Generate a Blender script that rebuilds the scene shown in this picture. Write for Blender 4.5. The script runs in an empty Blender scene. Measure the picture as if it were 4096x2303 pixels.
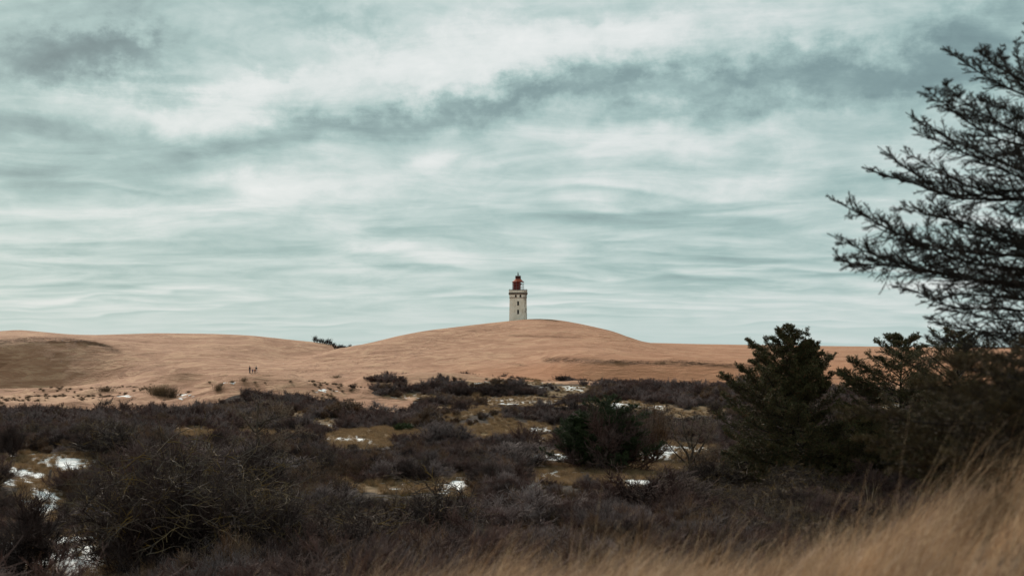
import bpy, math, random
import numpy as np
from mathutils import Vector
R = math.radians
sc = bpy.context.scene
COL = sc.collection
F = 5689.0          # focal length in photo pixels (50 mm lens on 36 mm, photo 4096 wide)
CZ = 12.0           # eye height above datum
HOR = 1440.0        # photo row of the horizon

# ---------------------------------------------------------------- camera
cam = bpy.data.objects.new('camera', bpy.data.cameras.new('camera'))
COL.objects.link(cam)
cam.location = (0, 0, CZ)
cam.rotation_euler = (R(90), 0, 0)
cam.data.lens = 50
cam.data.sensor_width = 36
cam.data.shift_y = (HOR - 1151.5) / 4096
cam.data.clip_start = 0.1
cam.data.clip_end = 30000
cam.data.dof.use_dof = True
cam.data.dof.focus_distance = 260
cam.data.dof.aperture_fstop = 2.0
sc.camera = cam
sc.view_settings.view_transform = 'Standard'
sc.view_settings.look = 'None'
sc.view_settings.exposure = 0.0
sc.view_settings.gamma = 1.0
sc.cycles.use_denoising = True
sc.cycles.max_bounces = 5
sc.cycles.diffuse_bounces = 2
sc.cycles.transparent_max_bounces = 8

# ---------------------------------------------------------------- node helper
class NT:
    def __init__(s, tree): s.t = tree; s.L = tree.links
    def n(s, typ, **kw):
        nd = s.t.nodes.new(typ)
        for k, v in kw.items(): setattr(nd, k, v)
        return nd
    def put(s, sock, v):
        if isinstance(v, bpy.types.NodeSocket): s.L.new(v, sock)
        elif v is not None: sock.default_value = v
    def m(s, op, a, b=None, c=None, clamp=False):
        nd = s.n('ShaderNodeMath', operation=op, use_clamp=clamp)
        s.put(nd.inputs[0], a)
        if b is not None: s.put(nd.inputs[1], b)
        if c is not None: s.put(nd.inputs[2], c)
        return nd.outputs[0]
    def mix(s, f, a, b, blend='MIX'):
        nd = s.n('ShaderNodeMix', data_type='RGBA', blend_type=blend)
        s.put(nd.inputs[0], f); s.put(nd.inputs[6], a); s.put(nd.inputs[7], b)
        return nd.outputs[2]
    def ramp(s, f, pts, interp='LINEAR'):
        nd = s.n('ShaderNodeValToRGB'); cr = nd.color_ramp; cr.interpolation = interp
        while len(cr.elements) < len(pts): cr.elements.new(0.5)
        for e, (p, c) in zip(cr.elements, pts):
            e.position = p; e.color = c if len(c) == 4 else (*c, 1)
        s.put(nd.inputs[0], f); return nd.outputs[0]
    def mr(s, v, a, b, c=0.0, d=1.0, smooth=True):
        nd = s.n('ShaderNodeMapRange'); nd.interpolation_type = 'SMOOTHSTEP' if smooth else 'LINEAR'
        for i, q in enumerate((v, a, b, c, d)): s.put(nd.inputs[i], q)
        return nd.outputs[0]
    def noise(s, vec, scale, detail=4, rough=0.5, dist=0.0, w=None):
        nd = s.n('ShaderNodeTexNoise')
        if w is not None: nd.noise_dimensions = '4D'; nd.inputs['W'].default_value = w
        s.put(nd.inputs['Vector'], vec); nd.inputs['Scale'].default_value = scale
        nd.inputs['Detail'].default_value = detail; nd.inputs['Roughness'].default_value = rough
        nd.inputs['Distortion'].default_value = dist
        return nd.outputs['Fac']
    def xyz(s, x, y, z):
        nd = s.n('ShaderNodeCombineXYZ')
        for i, q in enumerate((x, y, z)): s.put(nd.inputs[i], q)
        return nd.outputs[0]
    def scl(s, v, k):
        nd = s.n('ShaderNodeVectorMath', operation='MULTIPLY'); s.put(nd.inputs[0], v); nd.inputs[1].default_value = k
        return nd.outputs[0]

# ---------------------------------------------------------------- sky and sun
SUN_EL, SUN_AZ = R(30), R(-27)      # azimuth measured from +Y towards +X
world = bpy.data.worlds.new('World'); sc.world = world; world.use_nodes = True
wt = world.node_tree; wt.nodes.clear(); W = NT(wt)
g = W.n('ShaderNodeTexCoord').outputs['Generated']
sep = W.n('ShaderNodeSeparateXYZ'); W.put(sep.inputs[0], g)
dx, dy, dz = sep.outputs
az = W.m('ARCTAN2', dx, dy)                                   # azimuth from the view towards the dune
hd = W.m('SQRT', W.m('ADD', W.m('MULTIPLY', dx, dx), W.m('MULTIPLY', dy, dy)))
el = W.m('ARCTAN2', dz, hd)
# u, v run over the cloud field in degrees
u0 = W.m('MULTIPLY', az, 57.2958); v0 = W.m('MULTIPLY', el, 57.2958)
uv0 = W.xyz(u0, v0, 0.0)
# wind-torn edges: warp of the cloud field
wn = W.n('ShaderNodeTexNoise'); W.put(wn.inputs['Vector'], W.scl(uv0, (0.16, 0.34, 1))); wn.inputs['Scale'].default_value = 1; wn.inputs['Detail'].default_value = 7; wn.inputs['Roughness'].default_value = 0.56
ws = W.n('ShaderNodeSeparateXYZ'); W.put(ws.inputs[0], wn.outputs['Color'])
wu = W.m('MULTIPLY', W.m('SUBTRACT', ws.outputs[0], 0.5), 6.0)
wv = W.m('MULTIPLY', W.m('SUBTRACT', ws.outputs[1], 0.5), 2.6)
calm = W.mr(v0, 2.0, 9.0, 0.35, 1.0)                          # calmer towards the horizon
wf = W.n('ShaderNodeTexNoise'); W.put(wf.inputs['Vector'], W.scl(uv0, (0.8, 1.0, 1))); wf.inputs['Scale'].default_value = 1; wf.inputs['Detail'].default_value = 8; wf.inputs['Roughness'].default_value = 0.62
wfs = W.n('ShaderNodeSeparateXYZ'); W.put(wfs.inputs[0], wf.outputs['Color'])
torn = W.mr(v0, 8.0, 11.0, 0.15, 1.0)
wu = W.m('MULTIPLY_ADD', W.m('MULTIPLY', W.m('SUBTRACT', wfs.outputs[0], 0.5), 2.4), torn, wu)
wv = W.m('MULTIPLY_ADD', W.m('MULTIPLY', W.m('SUBTRACT', wfs.outputs[1], 0.5), 3.0), torn, wv)
u = W.m('ADD', u0, W.m('MULTIPLY', wu, calm)); v = W.m('ADD', v0, W.m('MULTIPLY', wv, calm))
def P2A(X, Y): return math.degrees(math.atan((X - 2048) / F)), math.degrees(math.atan((HOR - Y) / F))
def blob(X, Y, rx, ry, ang, amp, uu, vv):
    a, e = P2A(X, Y); rx /= 99.3; ry /= 99.3; ca, sa = math.cos(R(ang)), math.sin(R(ang))
    du = W.m('SUBTRACT', uu, a); dv = W.m('SUBTRACT', vv, e)
    p = W.m('MULTIPLY_ADD', du, ca / rx, W.m('MULTIPLY', dv, sa / rx))
    q = W.m('MULTIPLY_ADD', du, -sa / ry, W.m('MULTIPLY', dv, ca / ry))
    r2 = W.m('MULTIPLY_ADD', p, p, W.m('MULTIPLY', q, q))
    return W.m('MULTIPLY', W.m('EXPONENT', W.m('MULTIPLY', r2, -1.0)), amp)
CLOUDS = [  # X, Y, rx, ry, tilt(deg up to the right), brightness change
 (420,250,300,80,6,-.30),(130,330,260,120,-6,-.20),(330,200,260,60,0,-.12),(640,320,150,80,-25,-.10),(1290,90,240,75,0,-.16),(1080,230,150,55,-8,-.10),(100,40,520,90,0,-.10),
 (250,580,520,45,2,-.17),(1050,560,520,45,9,-.17),(1650,470,420,50,8,-.15),(2200,385,460,60,8,-.16),(2900,320,520,95,6,-.21),(3500,330,560,115,4,-.22),(3950,190,420,110,14,-.20),
 (150,730,360,60,0,-.17),(700,690,420,34,2,-.06),
 (950,430,360,70,12,.14),(1900,250,620,120,6,.15),(2500,120,520,80,8,.11),(450,460,260,50,-4,.10),
 (1020,745,230,55,6,.20),(1500,690,420,60,4,.13),(1740,640,90,45,20,.12),(2550,560,420,70,4,.12),(2500,730,500,60,0,.07),(3050,520,260,60,5,.07),
 (1750,1020,260,30,-5,.14),(2300,880,420,50,0,-.07),(1700,940,420,30,0,-.06),(2850,900,520,50,-3,-.10),(3000,1060,520,36,-2,-.12),(900,1020,620,28,0,-.07),(1050,1050,200,18,0,.08),
 (2550,1130,380,50,-8,-.07),(2050,1090,300,34,-4,-.08),(1500,1090,300,22,-4,.07),(500,1130,420,40,-4,-.05),(1300,1130,380,30,-6,-.05),(3100,1230,620,60,0,.06),(450,880,500,50,3,.06)]
S = None
for c in CLOUDS:
    b = blob(*c, u, v); S = b if S is None else W.m('ADD', S, b)
# undulating cloud base on a horizontal layer: rows of rolls that crowd towards the horizon
inv = W.m('DIVIDE', 1.0, W.m('ADD', W.m('MAXIMUM', dz, 0.0), 0.11))
lx = W.m('MULTIPLY', dx, inv); ly = W.m('MULTIPLY', dy, inv)
lay = W.xyz(lx, ly, 0.0)
d1 = W.noise(W.scl(lay, (1.2, 0.8, 1)), 1.0, 2, 0.45, w=3.1)
d2 = W.noise(W.scl(lay, (2.1, 1.2, 1)), 1.0, 2, 0.45, w=6.4)
def roll(ky, kx, nz, kn, w0, e):
    ph = W.m('ADD', W.m('MULTIPLY_ADD', ly, ky, W.m('MULTIPLY', lx, kx)), W.m('MULTIPLY', nz, kn))
    fr = W.m('FRACT', ph)
    saw = W.m('MULTIPLY', W.m('SUBTRACT', 1.0, W.m('POWER', fr, 1.2)), W.mr(fr, 0.0, e))
    am = W.mr(W.noise(W.scl(lay, (0.9, 1.3, 1)), 1.0, 3, 0.55, w=w0), 0.44, 0.66, 0.0, 1.0)
    return W.m('MULTIPLY', W.m('SUBTRACT', saw, 0.42), am)
fade = W.mr(v0, 9.5, 6.0)
rolls = W.m('MULTIPLY', W.m('ADD', W.m('MULTIPLY', roll(-1.6, .3, d1, 2.4, 8.0, .18), .17), W.m('ADD', W.m('MULTIPLY', roll(-2.5, -.5, d2, 2.0, 11.0, .20), .17), W.m('ADD', W.m('MULTIPLY', roll(-1.0, .1, d2, 1.8, 15.0, .26), .15), W.m('MULTIPLY', roll(-4.0, .7, d2, 2.2, 21.0, .3), .12)))), fade)
soft = W.m('MULTIPLY', W.m('SUBTRACT', W.noise(W.scl(lay, (1.1, 1.6, 1)), 1.7, 9, 0.62, 0.9, w=1.3), 0.5), W.mr(v0, 0.6, 3.0, 0.03, 0.56))
tear = W.m('MULTIPLY', W.m('SUBTRACT', W.noise(W.scl(uv0, (0.35, 0.6, 1)), 1.2, 9, 0.6, 0.6, w=5.0), 0.5), W.mr(v0, 2.0, 9.0, 0.10, 0.36))
tot = W.m('ADD', W.m('ADD', S, rolls), W.m('ADD', soft, tear))
tot = W.m('MULTIPLY', tot, W.mr(v0, 0.2, 2.4, 0.45, 1.25))
lum = W.m('ADD', tot, W.mr(v0, 0.0, 5.0, 0.68, 0.645))
ccol = W.ramp(lum, [(0.0, (0.13, 0.20, 0.22)), (0.30, (0.235, 0.345, 0.355)), (0.52, (0.385, 0.535, 0.525)), (0.66, (0.54, 0.665, 0.65)), (0.82, (0.74, 0.80, 0.79)), (1.0, (0.86, 0.89, 0.88))])
sky = W.n('ShaderNodeTexSky', sky_type='NISHITA'); sky.sun_disc = False
sky.sun_elevation = SUN_EL; sky.sun_rotation = SUN_AZ; sky.air_density = 1.0; sky.dust_density = 2.0
bg1 = W.n('ShaderNodeBackground'); W.put(bg1.inputs[0], sky.outputs[0]); bg1.inputs[1].default_value = 0.06
bg2 = W.n('ShaderNodeBackground'); W.put(bg2.inputs[0], ccol); bg2.inputs[1].default_value = 0.97
ms = W.n('ShaderNodeMixShader'); ms.inputs[0].default_value = 0.93
W.L.new(bg1.outputs[0], ms.inputs[1]); W.L.new(bg2.outputs[0], ms.inputs[2])
wo = W.n('ShaderNodeOutputWorld'); W.L.new(ms.outputs[0], wo.inputs[0])
world.cycles.sampling_method = 'MANUAL'; world.cycles.sample_map_resolution = 512

sun = bpy.data.objects.new('sun', bpy.data.lights.new('sun', 'SUN')); COL.objects.link(sun)
sun.data.energy = 4.6; sun.data.angle = R(2.5); sun.data.color = (1.0, 0.90, 0.78)
sd = Vector((math.sin(SUN_AZ) * math.cos(SUN_EL), math.cos(SUN_AZ) * math.cos(SUN_EL), math.sin(SUN_EL)))
sun.rotation_euler = sd.to_track_quat('Z', 'Y').to_euler()

# ---------------------------------------------------------------- numpy noise
rng = np.random.default_rng(7)
_perm = rng.permutation(512); _perm = np.concatenate([_perm, _perm]); _val = rng.random(1024)
def vnoise(x, y, s=0):
    x = np.asarray(x, float) + 1000.3 + s * 17.7; y = np.asarray(y, float) + 1000.7 + s * 9.1
    xi = np.floor(x).astype(int); yi = np.floor(y).astype(int); fx = x - xi; fy = y - yi
    fx = fx * fx * (3 - 2 * fx); fy = fy * fy * (3 - 2 * fy)
    def h(a, b): return _val[_perm[(a & 511) + _perm[b & 511] & 511]]
    return (h(xi, yi) * (1 - fx) + h(xi + 1, yi) * fx) * (1 - fy) + (h(xi, yi + 1) * (1 - fx) + h(xi + 1, yi + 1) * fx) * fy
def fbm(x, y, o=4, s=0, r=0.5):
    t = 0; a = 1; n = 0
    for k in range(o):
        t = t + a * (vnoise(x * 2 ** k, y * 2 ** k, s + k * 3) - 0.5); n += a; a *= r
    return 2 * t / n
def sst(x, a, b):
    t = np.clip((x - a) / (b - a), 0, 1); return t * t * (3 - 2 * t)

# ---------------------------------------------------------------- the land
# feature lines of the dunes: per column, (distance, photo row) from the toe to the crest and behind
LINES = {
 -2500: [(392,1560),(418,1375),(435,1362),(450,1355),(470,1345),(500,1335)],
 -600: [(398,1556),(418,1370),(435,1358),(450,1350),(470,1340),(500,1330)],
 0:    [(399,1553),(418,1366),(435,1350),(450,1344),(470,1335),(500,1325)],
 70:   [(399,1553),(419,1361),(435,1346),(450,1340),(470,1330),(500,1318)],
 175:  [(399,1551),(420,1360),(435,1348),(450,1343),(470,1336),(500,1328)],
 272:  [(399,1546),(421,1361),(437,1351),(450,1347),(470,1342),(500,1337)],
 370:  [(397,1536),(421,1368),(437,1358),(450,1352),(470,1345),(500,1340)],
 460:  [(394,1516),(419,1386),(430,1368),(450,1358),(470,1349),(500,1337)],
 540:  [(383,1506),(412,1420),(426,1385),(446,1367),(467,1351),(500,1335)],
 620:  [(378,1500),(402,1442),(420,1405),(440,1380),(465,1354),(500,1332)],
 854:  [(366,1495),(388,1460),(408,1430),(430,1400),(455,1370),(500,1335)],
 1000: [(360,1493),(380,1475),(400,1455),(420,1435),(442,1405),(500,1341)],
 1150: [(352,1500),(375,1480),(400,1463),(420,1450),(440,1440),(503,1357)],
 1290: [(346,1505),(370,1480),(405,1445),(440,1412),(458,1417),(510,1371)],
 1415: [(342,1510),(370,1478),(415,1425),(460,1382),(485,1398),(525,1397)],
 1485: [(340,1512),(368,1477),(418,1418),(467,1370),(500,1392),(540,1402)],
 1582: [(337,1514),(366,1476),(424,1405),(478,1346),(520,1378),(560,1395)],
 1699: [(333,1516),(362,1475),(428,1393),(488,1323),(535,1370),(580,1385)],
 1895: [(329,1517),(355,1473),(430,1375),(497,1299.5),(560,1350),(600,1385)],
 1960: [(327,1518),(352,1472),(430,1370),(500,1292),(565,1350),(610,1385)],
 2038: [(325,1519),(350,1472),(430,1365),(502,1284),(570,1350),(620,1385)],
 2110: [(323,1522),(345,1470),(430,1360),(503,1276.5),(570,1345),(620,1385)],
 2150: [(322,1524),(342,1468),(430,1357),(503,1275),(570,1342),(620,1385)],
 2200: [(321,1527),(338,1464),(430,1355),(503,1277),(565,1342),(620,1385)],
 2240: [(320,1531),(333,1458),(428,1356),(502,1281),(562,1342),(620,1384)],
 2334: [(318,1536),(328,1450),(420,1364),(496,1298),(555,1345),(620,1381)],
 2446: [(315,1543),(327,1447),(410,1380),(482,1323),(540,1354),(620,1378)],
 2505: [(314,1547),(327,1447),(405,1392),(470,1343),(530,1362),(620,1374)],
 2573: [(313,1550),(327,1447),(400,1403),(462,1366),(520,1372),(620,1371)],
 2776: [(311,1553),(328,1450),(392,1420),(450,1397),(520,1384),(620,1376)],
 3000: [(310,1556),(330,1457),(390,1426),(450,1402),(520,1389),(620,1379.5)],
 3300: [(310,1558),(338,1482),(388,1440),(450,1408),(520,1394),(620,1384)],
 3700: [(310,1560),(345,1492),(390,1440),(450,1412),(520,1397),(620,1388)],
 4096: [(310,1565),(345,1492),(395,1442),(450,1412),(520,1399),(620,1390)],
 6800: [(310,1565),(345,1495),(395,1445),(450,1420),(520,1405),(620,1395)],
}
_XS = np.arange(-2500, 6801, 12.0)
_kx = np.array(sorted(LINES)); _kd = np.array([[p[0] for p in LINES[k]] for k in sorted(LINES)], float)
_kz = np.array([[(HOR - p[1]) / F * p[0] for p in LINES[k]] for k in sorted(LINES)], float)
_ker = np.exp(-0.5 * (np.arange(-6, 7) / 2.2) ** 2); _ker /= _ker.sum()
def _smooth(a):
    b = np.pad(a, (6, 6), mode='edge'); return np.convolve(b, _ker, 'valid')
_DT = np.stack([_smooth(np.interp(_XS, _kx, _kd[:, i])) for i in range(6)], 1)
_ZT = np.stack([_smooth(np.interp(_XS, _kx, _kz[:, i])) for i in range(6)], 1)
VAL = -7.6           # valley floor below the eye
_DT = np.concatenate([np.full((len(_XS), 1), 170.), np.full((len(_XS), 1), 215.), _DT, np.full((len(_XS), 1), 760.), np.full((len(_XS), 1), 900.)], 1)
_ZT = np.concatenate([np.full((len(_XS), 1), VAL), np.full((len(_XS), 1), VAL + .05), _ZT, np.full((len(_XS), 1), -16.), np.full((len(_XS), 1), -17.)], 1)
_h = np.diff(_DT, axis=1); _dl = np.diff(_ZT, axis=1) / _h
_mm = np.zeros_like(_ZT)
_a, _b = _dl[:, :-1], _dl[:, 1:]
_w1, _w2 = 2 * _h[:, 1:] + _h[:, :-1], _h[:, 1:] + 2 * _h[:, :-1]
with np.errstate(divide='ignore', invalid='ignore'):
    _hm = (_w1 + _w2) / (_w1 / _a + _w2 / _b)
_mm[:, 1:-1] = np.where(_a * _b > 0, _hm, 0)
_kt = np.array([0, 600, 1200, 1800, 2400, 3000, 3400, 3700, 3900, 4096, 4600, 5600])
_kzz = np.array([-2.5, -2.32, -2.08, -1.88, -1.74, -1.68, -1.58, -1.46, -1.30, -1.16, -0.95, -0.7])
BUMPS = [ # photo column, distance, height, half width, half depth, shear
 (1008, 248, 4.7, 6.5, 13, 0), (1120, 244, 2.6, 8, 12, 0), (1260, 238, 1.7, 10, 10, 0), (1430, 232, 1.0, 10, 10, 0),
 (750, 250, 1.1, 11, 11, 0), (480, 262, 1.0, 9, 9, 0), (800, 310, 2.9, 8, 12, 0), (700, 305, 1.9, 7, 9, 0), (900, 300, 1.6, 6, 8, 0), (1005, 275, 1.0, 4, 8, 0), (180, 300, 1.3, 14, 12, 0), (640, 270, 1.0, 7, 8, 0),
 (1640, 300, 2.0, 12, 8, 0), (1500, 318, 1.4, 6, 7, 0), (1900, 303, 1.8, 14, 8, 0),
 (2300, 285, 2.4, 15, 14, 0), (1985, 160, 2.1, 9, 12, 0), (2760, 250, 2.2, 18, 14, 0), (2950, 215, 2.8, 15, 16, 0), (3500, 240, 3.0, 26, 20, 0), (2450, 190, 1.6, 8, 9, 0),
 (300, 110, 1.4, 9, 11, 0), (0, 70, 1.6, 5, 6, 0), (1500, 95, 0.9, 10, 10, 0), (2500, 60, 0.9, 6, 7, 0), (700, 60, 0.8, 6, 6, 0)]
def height(x, y):
    """height above the eye line datum for world x, y (numpy arrays)"""
    x = np.asarray(x, float); y = np.asarray(y, float)
    D = np.maximum(y, 1.0); X = np.clip(2048 + F * x / D, -2500, 6799)
    i = (X + 2500) / 12.0; i0 = np.clip(np.floor(i).astype(int), 0, len(_XS) - 2); f = i - i0
    def col(T, k): return T[i0, k] * (1 - f) + T[i0 + 1, k] * f
    z = np.full(x.shape, VAL)
    nk = _DT.shape[1]
    for k in range(nk - 1):
        d0, d1 = col(_DT, k), col(_DT, k + 1)
        msk = (D >= d0) & (D < d1) if k < nk - 2 else (D >= d0)
        h = d1 - d0; t = np.clip((D - d0) / h, 0, 1)
        z0, z1, m0, m1 = col(_ZT, k), col(_ZT, k + 1), col(_mm, k), col(_mm, k + 1)
        if k == 2: c_ = .85; dl_ = (z1 - z0) / h; m0 = m0 * (1 - c_) + dl_ * c_; m1 = m1 * (1 - c_) + dl_ * c_
        v = (2*t**3 - 3*t**2 + 1) * z0 + (t**3 - 2*t**2 + t) * h * m0 + (-2*t**3 + 3*t**2) * z1 + (t**3 - t**2) * h * m1
        z = np.where(msk, v, z)
    for (bx, bd, bh, rx, ry, sh) in BUMPS:
        cx = (bx - 2048) / F * bd
        z = z + bh * np.exp(-((x - cx) / rx) ** 2 - ((y - bd) / ry) ** 2)
    vm = sst(D, 30, 60) * (1 - sst(D, 300, 330))
    z = z + vm * (1.0 * fbm(x / 26, y / 26, 3, 1) + 0.28 * fbm(x / 7, y / 7, 3, 5))
    # sand relief: hummocks near, wind forms on the dunes
    hm = sst(D, 200, 225) * (1 - sst(D, 315, 345)) * (1 - sst(X, 1500, 1900)) * (1 - .92 * np.exp(-((X - 1030) / 90) ** 2) * sst(D, 235, 262))
    z = z + hm * (2.1 * (0.72 - np.abs(fbm(x / 13 + 3, y / 22, 4, 11)) ** 0.8) - 0.6 + 0.35 * fbm(x / 4, y / 6, 3, 4))
    dn = sst(D, 320, 345)
    z = z + dn * (1 - sst(D, 440, 495)) * (0.55 * fbm(x / 30 + y / 60, y / 14, 3, 21) + 0.22 * fbm(x / 7, y / 5, 3, 9))
    z = z + dn * 0.035 * fbm(x / 1.6, y / 1.3, 2, 14)
    cap = -(57.0 + 10 * fbm(x / 9, y / 9, 2, 61)) / F * D; k_ = sst(D, 205, 235) * (1 - sst(D, 346, 352)) * (1 - sst(X, 1420, 1500))
    z = np.where((z > cap) & (k_ > 0), z * (1 - k_) + cap * k_, z)
    # rise on the right-hand side
    z = z + 4.2 * sst(X, 3500, 5200) * sst(D, 14, 30) * (1 - sst(D, 60, 130))
    # the knoll the camera stands on
    ze = np.interp(X, _kt, _kzz)
    near = -1.72 + (ze + 1.72) * sst(D, 2.0, 9.0) + 0.10 * fbm(x / 1.5, y / 1.5, 3, 30)
    edge = 9.0 + 2.5 * sst(X, 3300, 4300)
    t = sst(D, edge, edge + 24)
    return np.where(D < edge, near, near * (1 - t) + z * t) + CZ
def hrow(X, D):
    x = (X - 2048) / F * D
    return HOR - (height(x, D) - CZ) / D * F
def hit(X, row, d0=30.0, d1=620.0):
    """first ground point, beyond the knoll, seen at photo column X and row"""
    D = np.exp(np.linspace(math.log(d0), math.log(d1), 900)); r = hrow(np.full(D.shape, float(X)), D)
    k = np.nonzero(r <= row)[0]; k = k[0] if len(k) else len(D) - 1
    d = float(D[k]); x = (X - 2048) / F * d
    return x, d, float(height(np.array([x]), np.array([d]))[0])

SANDLINE = ([-900, 0, 330, 520, 700, 850, 930, 1010, 1060, 1100, 1200, 1300, 1400, 1500, 1600, 1650, 1735, 2100, 2250, 2450, 3000, 4096, 6000],
            [1660, 1655, 1652, 1640, 1622, 1600, 1568, 1545, 1556, 1562, 1585, 1603, 1614, 1627, 1632, 1612, 1524, 1524, 1535, 1545, 1556, 1566, 1566])
OPEN = [ # openings in the thicket: X, row, half width, half height, snow amount, greenness
 (1985,1715,240,32,.0,.9),(1640,1742,230,26,.2,.4),(1420,1768,170,22,.75,.3),(2080,1608,170,20,.45,.3),(1850,1640,120,14,.35,.3),(760,1736,110,20,.1,.2),
 (260,1848,135,34,1.3,.1),(110,1900,140,42,.85,.3),(195,1975,100,46,.95,.2),(60,1830,80,20,.4,.3),(190,2035,90,34,.95,.2),(290,2255,150,70,1.3,.1),(60,2235,90,50,.9,.1),(470,2270,90,30,.6,.2),
 (2205,1836,140,26,1.3,.1),(2450,1880,200,28,.25,.9),(2620,1800,100,20,1.2,.2),(2640,1838,90,20,.9,.5),(2400,1905,260,34,.25,.4),(2250,1890,80,22,.7,.2),(2850,1865,170,14,.6,.3),(2760,1800,120,14,.7,.2),(3020,1900,90,22,.7,.2),
 (1600,1950,240,26,.60,.2),(1830,1955,100,32,1.1,.2),(2130,1942,60,22,1.0,.1),(2560,1934,120,20,.9,.1),(1090,2022,80,20,.9,.1),
 (2480,1622,120,24,.65,.3),(2650,1632,80,16,.5,.2),(2830,1645,60,16,.1,.1),(2700,1655,80,14,.3,.2),(2160,1720,60,14,.8,.2),(2180,1752,40,12,.8,.2),
 (1300,1700,110,16,.3,.2),(900,1800,50,10,.4,.1),(1050,1740,120,16,.3,.2),(3050,1700,120,18,.4,.3),(3560,1620,60,12,.5,.2),(3900,1640,120,22,.1,.1),(2300,1552,60,12,.7,.3),(2220,1575,50,10,.2,.5),(1655,1590,110,12,.45,.4),(2000,1532,230,6,.4,.2),(560,1668,60,8,.3,.2),(1160,1660,60,9,.3,.3)]
def cover(x, y, z):
    """where things lie: sand 0..1, opening 0..1, snow 0..1, green 0..1, from the lie of the land"""
    D = np.maximum(y, 1.0); X = 2048 + F * x / D; row = HOR - (z - CZ) / D * F
    n = fbm(x / 5, y / 7, 4, 40)
    sl = np.interp(X, *SANDLINE)
    far = sst(D, 170, 200)
    sand = sst(sl + 20 * (X < 1650) - row + 9 * n, -5, 5) * far
    patch = np.exp(-((X - 1655) / 190) ** 2 - ((row - 1570) / 26) ** 2) + 0.9 * np.exp(-((X - 1560) / 110) ** 2 - ((row - 1522) / 9) ** 2)
    sand = sand * (1 - sst(patch + 0.25 * n, 0.42, 0.58))
    sand = np.maximum(sand, sst(D, 330, 345))
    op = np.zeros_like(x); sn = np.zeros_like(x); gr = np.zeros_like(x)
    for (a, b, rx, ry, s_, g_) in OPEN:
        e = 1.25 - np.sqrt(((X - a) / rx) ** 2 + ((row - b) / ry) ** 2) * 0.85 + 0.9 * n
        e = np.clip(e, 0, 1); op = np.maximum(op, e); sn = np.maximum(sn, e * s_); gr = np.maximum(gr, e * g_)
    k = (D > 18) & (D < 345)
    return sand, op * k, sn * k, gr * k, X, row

tt = np.concatenate([np.linspace(-1.5, -0.42, 90, endpoint=False), np.linspace(-0.42, 0.42, 760, endpoint=False), np.linspace(0.42, 1.5, 91)])
AP = 6.0
dd = np.concatenate([np.linspace(-4.5, 3, 16, endpoint=False), np.exp(np.linspace(math.log(3), math.log(60), 170, endpoint=False)), np.exp(np.linspace(math.log(60), math.log(300), 330, endpoint=False)),
                     np.linspace(300, 520, 430, endpoint=False), np.exp(np.linspace(math.log(520), math.log(900), 90, endpoint=False)), np.exp(np.linspace(math.log(900), math.log(20000), 30))])
GT, GD = np.meshgrid(tt, dd)
gx = GT * (GD + AP); gy = GD.copy()
gz = height(gx, gy)
gs, go, gsn, ggr, gX, grow = cover(gx, gy, gz)
# terraces where wet layers crop out under the brinks
def band(X0, X1, pts, w):
    r = np.interp(gX, [p[0] for p in pts], [p[1] for p in pts])
    return np.exp(-((grow - r) / w) ** 2) * sst(gX, X0, X0 + 60) * (1 - sst(gX, X1 - 60, X1)) * (gy > 300) * (gy < 500)
scarp = band(-300, 500, [(-300, 1382), (0, 1366), (150, 1357), (300, 1362), (400, 1378), (480, 1408), (520, 1420)], 9) \
      + band(2150, 3150, [(2150, 1438), (2300, 1440), (2450, 1447), (2800, 1455), (3000, 1466), (3150, 1470)], 9) + 0.9 * band(3240, 3420, [(3240, 1512), (3420, 1514)], 3) \
      + 0.5 * band(2000, 2350, [(2000, 1340), (2350, 1352)], 4) + 0.4 * band(2600, 2960, [(2600, 1443), (2960, 1443)], 3) + 0.6 * band(2010, 2130, [(2010, 1452), (2130, 1464)], 4)
st = fbm(gx / 5, gy / 2.2, 4, 60)
gz = gz + np.clip(scarp, 0, 1) * (0.55 * np.round(st * 4) / 4 + 0.15 * st)
# footprints: trails over the dune
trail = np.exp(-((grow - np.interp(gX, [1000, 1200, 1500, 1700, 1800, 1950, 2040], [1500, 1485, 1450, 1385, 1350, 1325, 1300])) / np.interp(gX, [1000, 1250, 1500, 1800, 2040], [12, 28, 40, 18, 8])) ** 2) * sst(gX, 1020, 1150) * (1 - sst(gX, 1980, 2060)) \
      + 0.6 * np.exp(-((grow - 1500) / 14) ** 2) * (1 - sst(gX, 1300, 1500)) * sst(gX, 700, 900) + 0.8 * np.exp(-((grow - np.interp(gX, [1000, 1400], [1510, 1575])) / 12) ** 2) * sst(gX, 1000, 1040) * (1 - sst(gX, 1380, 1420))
trail = trail * (gy > 240) * (gy < 500)

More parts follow.
